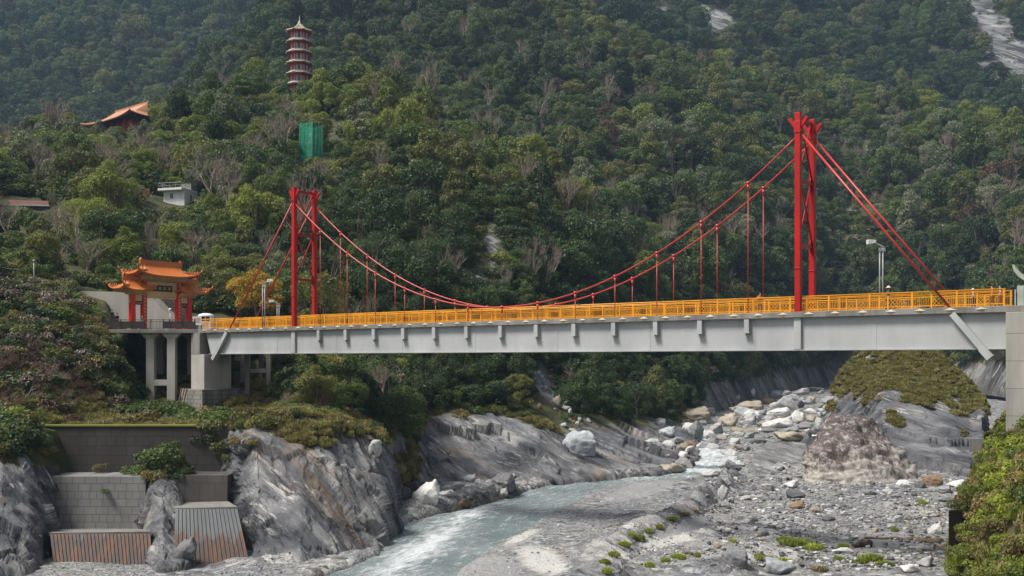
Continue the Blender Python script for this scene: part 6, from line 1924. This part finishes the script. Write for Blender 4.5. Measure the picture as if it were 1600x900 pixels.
# grass tufts
M_grass = mat_leaf('grass_blades', (0.13, 0.16, 0.025), (0.30, 0.33, 0.06), transl=0.35)
M_dry = mat_leaf('dry_grass_blades', (0.14, 0.105, 0.045), (0.30, 0.24, 0.12), transl=0.25)
def tuft_mesh(seed, n, R, H, mat):
    rg = np.random.default_rng(seed); vs, fs = [], []
    for k in range(n):
        a = rg.uniform(0, 6.28); q = R * math.sqrt(rg.uniform()); x, y = q * math.cos(a), q * math.sin(a) * .7
        h = H * rg.uniform(.5, 1.1) * (1 - .4 * q / R); an = rg.uniform(0, 6.28); lx, ly = math.cos(an) * h * .5, math.sin(an) * h * .5; wx, wy = -math.sin(an) * .045, math.cos(an) * .045
        i = len(vs); vs += [(x - wx, y - wy, -.05), (x + wx, y + wy, -.05), (x + lx * .4 + wx * .8, y + ly * .4 + wy * .8, h * .65), (x + lx * .4 - wx * .8, y + ly * .4 - wy * .8, h * .65), (x + lx + wx * .1, y + ly + wy * .1, h), (x + lx - wx * .1, y + ly - wy * .1, h)]
        fs += [(i, i + 1, i + 2, i + 3), (i + 3, i + 2, i + 4, i + 5)]
    me = bpy.data.meshes.new('grass'); me.from_pydata(vs, [], fs); me.update(); me.materials.append(mat); return me
M_wild = mat_leaf('wild_grass_blades', (0.115, 0.108, 0.032), (0.25, 0.22, 0.08), transl=0.25)
TF = [tuft_mesh(k, 420, 1.0, .8, M_grass) for k in range(3)] + [tuft_mesh(9, 300, .9, .5, M_dry)] + [tuft_mesh(12 + k, 360, 1.0, .7, M_wild) for k in range(2)]
for px, py, wpx, dry in ((1240, 853, 44, 0), (1272, 858, 34, 0), (1226, 845, 26, 0), (1255, 848, 28, 0), (1360, 876, 44, 0), (1382, 884, 30, 0), (1345, 880, 28, 0), (1318, 856, 22, 0), (1222, 880, 34, 0), (1280, 890, 38, 1), (1312, 876, 20, 0), (1440, 787, 24, 0), (1398, 830, 18, 0),
      (975, 852, 22, 0), (985, 838, 20, 0), (1000, 842, 24, 0), (1012, 832, 20, 0), (1030, 825, 18, 0), (1050, 812, 22, 0), (960, 868, 20, 0), (1068, 803, 26, 1), (1085, 798, 20, 1), (945, 880, 18, 0), (1060, 872, 26, 0), (1075, 866, 20, 1), (1040, 878, 18, 0), (1015, 885, 16, 0), (1145, 848, 18, 0), (1185, 872, 18, 0), (1090, 870, 16, 0), (948, 894, 20, 0), (1395, 598, 16, 2), (1450, 606, 16, 3), (1375, 625, 16, 2)):
    h = pick(px, py)
    if h is None: continue
    Y = h[0].y; s = wpx * Y / F / 2.0
    o = link('grass_tuft', TF[int(rgb_.integers(3)) if not dry else dry + 2]); o.location = h[0]; o.scale = (s, s, max(.55, s * .8)); o.rotation_euler.z = rgb_.uniform(0, 6.28)
    o['category'] = 'grass tuft'; o['group'] = 'grass tufts on the river bed'
    say(o, ('bright green', 'dry yellow', 'olive brown', 'olive brown')[dry] + ' grass tuft', px, py)
tfs = [next(o for o in bpy.data.objects if o.name.startswith('grass_tuft') and o.data == m) for m in (TF[4], TF[5], TF[3], TF[0])]
rgk = np.random.default_rng(31)
spots = []
for p in sample_land('knoll', 4200, rgk, 1.0, 9, .62):
    s = rgk.uniform(.35, .95); spots.append((Vector(p), (s, s, s * rgk.uniform(.9, 1.4)), (rgk.normal() * .15, rgk.normal() * .15, rgk.uniform(0, 6.28)), tfs[2] if rgk.uniform() < .25 + .35 * float(vnoise(np.array([[p[0] * .2, p[1] * .2, p[2] * .2]]))[0]) else tfs[int(rgk.integers(2))]))
for p in sample_land('right_bank', 1500, rgk, 1.0, 9, .6):
    if p[1] < 30: continue
    s = rgk.uniform(.4, .9); spots.append((Vector(p), (s, s, s * 1.4), (rgk.normal() * .2, rgk.normal() * .2, rgk.uniform(0, 6.28)), tfs[int(rgk.integers(4))]))
for p in sample_land('river_bank', 9000, rgk, 1.7, 4, .55):
    px, py = proj(p)
    if p[1] > 150 or not (330 < px < 900 or (py > 440 and px < 330)) or (40 < px < 330 and p[1] < 101.5): continue
    s = rgk.uniform(.4, 1.0); spots.append((Vector(p), (s, s, s * 1.3), (rgk.normal() * .2, rgk.normal() * .2, rgk.uniform(0, 6.28)), tfs[2] if rgk.uniform() < .45 else tfs[int(rgk.integers(2))]))
proto_scatter('wild_grass', 'rough yellow and green grass on the knoll and the edges of the banks', 'grass', spots)
# ------------------------------------------------------------------ people
def skin_obj(name, pts, edges, mat, parent, sub=2):
    """one continuous surface grown over a skeleton; pts: (x, y, z, r)"""
    bm = bmesh.new(); ly = bm.verts.layers.skin.verify(); vs = []
    for i, (x, y, z, r) in enumerate(pts):
        v = bm.verts.new((x, y, z)); v[ly].radius = (r, r) if not hasattr(r, '__len__') else r; v[ly].use_root = (i == 0); vs.append(v)
    for a, b in edges: bm.edges.new((vs[a], vs[b]))
    me = bpy.data.meshes.new(name); bm.to_mesh(me); bm.free(); me.materials.append(mat)
    o = link(name, me, None, parent)
    o.modifiers.new("skin", 'SKIN').use_smooth_shade = True
    m = o.modifiers.new("sub", 'SUBSURF'); m.levels = sub; m.render_levels = sub
    return o
M_skin = paint('skin', (0.42, 0.25, 0.17), 0.6, 0.3, 0.1, 5.0, bmp=0)
M_hair = paint('black_hair', (0.02, 0.016, 0.013), 0.5, 0.4, 0.1, 5.0, bmp=0)
def cloth(c): return paint('cloth', c, 0.85, 0.15, 0.15, 4.0, tuple(x * .5 for x in c), bmp=0.02)
def person(loc, face, label, shirt, trousers, hat=None, H=1.68, walk=.0, arm=0.0, lean=0.0):
    """standing or walking figure facing angle `face` (world, from +X); hat: None, 'hat' wide, 'cap', colour"""
    s = H / 1.7; root = empty('person', loc, face + math.pi / 2, s); tag(root, label, 'person', 'people on the bridge and stairs' if False else None)
    w_ = walk
    L = lean
    # y- is forward. skeleton: pelvis, spine, neck, head, arms with hands, legs with feet
    pts = [(0, 0, .92, (.15, .11)), (0, -.01 - L * .3, 1.12, (.14, .105)), (0, -L * .8, 1.34, (.16, .11)), (0, -.01 - L, 1.47, .06), (0, -.03 - L * 1.1, 1.56, (.075, .09)), (0, -.03 - L * 1.15, 1.66, (.078, .09)),
           (.19, -L * .8, 1.38, .058), (.25, .02 + w_ * .3 - L * .5 - arm * .1, 1.12, .045), (.24, -.12 + w_ * .5 - arm * .3 - L * .4, .92 + arm * .28, .034), (.235, -.16 + w_ * .55 - arm * .34 - L * .4, .83 + arm * .34, .042),
           (-.19, -L * .8, 1.38, .058), (-.25, .02 - w_ * .3 - L * .5 - arm * .1, 1.12, .045), (-.24, -.12 - w_ * .5 - arm * .3 - L * .4, .92 + arm * .28, .034), (-.235, -.16 - w_ * .55 - arm * .34 - L * .4, .83 + arm * .34, .042),
           (.10, 0, .84, .098), (.105, -.03 - w_ * .45, .48, .062), (.105, .02 - w_ * .7, .09, .042), (.11, -.14 - w_ * .75, .04, .04),
           (-.10, 0, .84, .098), (-.105, -.03 + w_ * .25, .48, .062), (-.105, .02 + w_ * .8, .10, .042), (-.11, -.13 + w_ * .8, .04, .04)]
    ed = [(0, 1), (1, 2), (2, 3), (3, 4), (4, 5), (2, 6), (6, 7), (7, 8), (8, 9), (2, 10), (10, 11), (11, 12), (12, 13), (0, 14), (14, 15), (15, 16), (16, 17), (0, 18), (18, 19), (19, 20), (20, 21)]
    skin_obj('body', pts, ed, M_skin, root)
    def fat(i, k=1.16): x, y, z, r = pts[i]; return (x, y, z, tuple(q * k + .008 for q in r) if hasattr(r, '__len__') else r * k + .008)
    sh = [fat(0), fat(1), fat(2), fat(6, 1.25), fat(7, 1.25), fat(8, 1.2), fat(10, 1.25), fat(11, 1.25), fat(12, 1.2)]
    skin_obj('jacket', sh, [(0, 1), (1, 2), (2, 3), (3, 4), (4, 5), (2, 6), (6, 7), (7, 8)], cloth(shirt), root)
    tr_ = [fat(0, 1.12), fat(14, 1.12), fat(15, 1.2), fat(16, 1.35), fat(18, 1.12), fat(19, 1.2), fat(20, 1.35)]
    skin_obj('trousers', tr_, [(0, 1), (1, 2), (2, 3), (0, 4), (4, 5), (5, 6)], cloth(trousers), root)
    hx, hy, hz_ = pts[5][0], pts[5][1], pts[5][2]
    q = MB(); q.ball((hx, hy + .02, hz_ + .005), .108, 12, (.82, 1.0, 1.0)); q.map(lambda p: p if not (p.z < hz_ - .01 and p.y < hy + .01) else Vector((p.x * .8, hy + .03, p.z + .04)))
    q.build('hair', M_hair, root)
    f = MB(); f.ball((hx, hy - .098, hz_ - .055), .016, 8, (1, 1.2, 1.5)); f.build('nose', M_skin, root)
    e = MB()
    for sx in (-.032, .032): e.ball((hx + sx, hy - .082, hz_ - .02), .010, 6)
    e.build('eyes', M_hair, root)
    if hat:
        kind, c = hat
        q = MB()
        if kind == 'wide': q.lathe([(.25, hz_ + .03), (.255, hz_ + .045), (.13, hz_ + .075), (.12, hz_ + .15), (.07, hz_ + .19), (.01, hz_ + .2)], (hx, hy, 0), 20)
        else: q.lathe([(.125, hz_ + .0), (.125, hz_ + .04), (.105, hz_ + .10), (.05, hz_ + .135), (.005, hz_ + .14)], (hx, hy, 0), 18); q.box(hx - .07, hx + .07, hy - .21, hy - .08, hz_ + .02, hz_ + .035)
        q.build('hat', cloth(c), root)
    return root
BA = math.atan2(.599, -.801)         # heading along the bridge towards the left end
person(B(8.6, 2.05, ZD), BA + math.pi, 'person in a wide pale sun hat walking right of the tall red tower', (0.13, 0.09, 0.075), (0.06, 0.05, 0.05), ('wide', (0.55, 0.50, 0.42)), 1.7, .18)
person(B(18.3, 1.0, ZD), BA + math.pi * .75, 'person in an orange top at the railing left of the tall red tower', (0.60, 0.16, 0.03), (0.16, 0.16, 0.19), None, 1.66, .05, .8, .10)
person(B(2.5, 1.4, ZD), BA, 'person in a pale jacket behind the railing nearest to the backstay anchor', (0.50, 0.42, 0.36), (0.10, 0.08, 0.07), ('cap', (0.62, 0.58, 0.54)), 1.3, .15)
person(B(1.35, 1.9, ZD), BA, 'person in a bright orange top behind the railing near the lotus monument', (0.75, 0.26, 0.02), (0.07, 0.06, 0.06), None, 1.55, .2)
person(B(.75, 1.5, ZD), BA, 'person in a pinkish white top closest to the lotus monument', (0.55, 0.30, 0.30), (0.12, 0.05, 0.05), None, 1.5, .15)
def lerp_stairs(f, dy=0): return S0.lerp(S1, f) + Vector((0, dy, 0.12))
person(lerp_stairs(.12, -.5), math.radians(150), 'person in dark navy clothes climbing the stairs left of the gateway', (0.02, 0.025, 0.05), (0.025, 0.03, 0.05), None, 1.72, .15)
person(lerp_stairs(.26, .5), math.radians(150), 'shorter person in dark blue clothes higher on the stairs left of the gateway', (0.03, 0.045, 0.08), (0.03, 0.03, 0.04), None, 1.6, .15)
c = P(222, 504, 126.5); person(Vector((c.x, c.y, ZP)), math.radians(-60), 'person with a white hat and pale blue top behind the platform railing', (0.40, 0.46, 0.55), (0.05, 0.06, 0.10), ('cap', (0.75, 0.75, 0.75)), 1.6, 0, .4)
# bush in a planter on the deck and the yellow tree by the bridge end
pb = empty('potted_bush', B(6.1, 2.25, ZD)); tag(pb, 'yellow green leafy bush in a planter on the deck behind the right railing', 'bush')
MB().lathe([(.28, .002), (.38, .38), (.34, .40), (.02, .34)], n=16).build('planter', MAT['concrete'], pb)
fo = link('foliage', CROWN[('shrub', 1, 'yellow green')], None, pb, (0, 0, .33)); fo.scale = (.62, .62, .78)
h = pick(402, 505)
yt = make_tree(Vector((h[0].x, h[0].y, h[0].z - .3)), 'near', 1, 'ochre', 1.0, 2.0, .95, name='broadleaf_tree'); yt['label'] = 'bright yellow autumn tree behind the left bridge end, next to the short red tower'
yt.location = P(404, 510, 141); yt.scale = (1.12, 1.12, .98)
for px, py, Y, s_, k in ((338, 335, 206, 1.5, 1), (362, 338, 208, 1.35, 3), (425, 268, 236, 1.45, 5), (455, 262, 240, 1.3, 1), (90, 395, 165, 1.0, 3), (20, 400, 160, 1.0, 1), (60, 330, 215, 1.4, 2), (150, 330, 214, 1.3, 4), (122, 300, 225, 1.3, 0)):
    g_ = ground_z((px - 800) / F * Y, Y)
    o = make_tree(Vector(((px - 800) / F * Y, Y, max(g_, P(px, py, Y).z))), None, 0, None, s_, k * 1.7, 1.0, bare_k=k, name='bare_tree', group='bare trees on the slopes'); say(o, 'leafless grey brown tree', px, py - 40)
# fallen and dead branches on the left slope
for i, (px, py, s, rz) in enumerate(((60, 600, .62, 1.0), (25, 640, .5, 2.5), (100, 640, .55, .3), (130, 545, .45, 4.0), (515, 600, .55, 1.2), (470, 615, .45, 3.2))):
    h = pick(px, py)
    o = make_tree(h[0], None, 0, None, s, rz, .8, bare_k=i, name='dead_branch', cat='dead branch', group='dead branches on the banks'); o.rotation_euler = (1.1, .3, rz)
    say(o, 'bleached dead branch', px, py)
M_brush = paint('brown_brush', (0.17, 0.105, 0.075), 0.9, 0.2, 0.5, 3.0)
brush = [recolour(m[1], M_brush, 'brush') for m in bare[:3]]
rgd = np.random.default_rng(77)
for k in range(64):
    px, py = (rgd.uniform(-10, 150), rgd.uniform(525, 668)) if k < 46 else (rgd.uniform(150, 300), rgd.uniform(440, 640)) if k < 54 else (rgd.uniform(420, 640), rgd.uniform(585, 650))
    h = pick(px, py)
    if h is None or in_building(px, py, h[0].y): continue
    o = link('dead_bush', brush[k % 3]); o.location = h[0] + Vector((0, -.3, -.25)); o.rotation_euler = (rgd.normal() * .5 + .25, rgd.normal() * .5, rgd.uniform(0, 6.28)); s_ = rgd.uniform(.26, .46); o.scale = (s_, s_, s_ * .8)
    o['category'] = 'dead bush'; o['group'] = 'brown dead bushes on the left slope'; say(o, 'brown leafless dead bush', px, py)
# bushes spilling over the walls and the tops of the slabs
for k, (px, py, s_, col, dz) in enumerate(((215, 742, .9, 'green', 0), (232, 728, 1.1, 'dark green', .2), (255, 722, 1.2, 'green', .2), (272, 735, .9, 'olive', 0), (245, 748, .8, 'straw', 0), (285, 740, .8, 'dark green', 0), (205, 750, .6, 'green', 0), (262, 705, .7, 'green', .3),
        (325, 690, .9, 'dark green', 0), (338, 672, 1.1, 'olive', 0), (352, 660, 1.2, 'green', 0), (368, 655, 1.0, 'straw', 0), (385, 660, 1.0, 'olive', 0), (402, 655, 1.1, 'straw', 0), (345, 700, .8, 'olive', 0), (372, 690, .6, 'straw', 0), (420, 662, .9, 'olive', 0), (440, 652, .9, 'straw', 0), (360, 715, .5, 'olive', 0), (395, 690, .5, 'straw', 0),
        (660, 648, .8, 'olive', 0), (690, 642, .9, 'green', 0), (720, 648, .8, 'straw', 0), (745, 645, .9, 'green', 0), (775, 645, .9, 'olive', 0), (800, 650, .8, 'green', 0), (640, 690, .9, 'dark green', 0), (648, 720, .8, 'green', 0), (635, 670, 1.0, 'olive', 0),
        (60, 690, .8, 'green', 0), (40, 672, 1.0, 'olive', 0), (20, 668, .9, 'dark green', 0), (75, 705, .6, 'straw', 0), (158, 735, .5, 'straw', 0), (165, 770, .25, 'green', 0), (350, 742, .4, 'straw', 0))):
    h = pick(px, py)
    if h is None: continue
    pos_ = h[0] + Vector((0, -.25, -.35 + dz)) if px > 300 or px < 100 else P(px, py + 6, min(h[0].y, 97.2) if 100 < px < 300 else h[0].y) + Vector((0, 0, dz))
    if px in (158,): pos_ = P(px, py, 98.6)
    if px in (165,): pos_ = P(px, py, 95.0)
    o = make_tree(pos_, 'shrub', k % 4, col, s_, k * 1.1, 1.0, trunk=False, name='shrub', cat='shrub', group='shrubs on the banks')
    say(o, {'straw': 'straw yellow dry shrub'}.get(col, col + ' low shrub'), px, py)
b = MB()
for k in range(3): b.bar(P(276 + k * 3, 650, 120.3), P(284 + 4 * k, 606, 120.9), .12)
T('wooden_planks', 'few wooden planks leaning against the left side of the stained plinth', 'planks', b, M_drift)
for k, (px, py, s_, col) in enumerate(((1500, 800, .5, 'olive'), (1512, 792, .55, 'straw'), (1508, 830, .45, 'yellow green'), (1496, 870, .4, 'olive'), (1520, 780, .6, 'yellow green'))):
    o = make_tree(P(px, py, 60.3), 'shrub', k % 4, col, s_, k * 1.3, 1.0, trunk=False, name='shrub', cat='shrub', group='shrubs on the banks')
    say(o, {'straw': 'straw yellow dry shrub'}.get(col, col + ' low shrub'), px, py)
# ------------------------------------------------------------------ air of the valley
hz = MB().box(-1900, 1900, -25, 1700, -90, 620).build('haze', None)
tag(hz, kind='stuff')
M_h = bpy.data.materials.new('haze'); n, l = nodes_of(M_h)
n.remove(n["Principled BSDF"])
vp = n.new("ShaderNodeVolumePrincipled"); vp.inputs['Density'].default_value = 0.00011; vp.inputs['Color'].default_value = (0.50, 0.72, 1.0, 1); vp.inputs['Anisotropy'].default_value = 0.1
l.new(vp.outputs[0], n["Material Output"].inputs['Volume'])
hz.data.materials.append(M_h)
write_labels(PENDING)
for o in bpy.data.objects:
    if 'label' in o.keys() and len(o['label'].split()) > 16: print('LONG', o.name, o['label'])
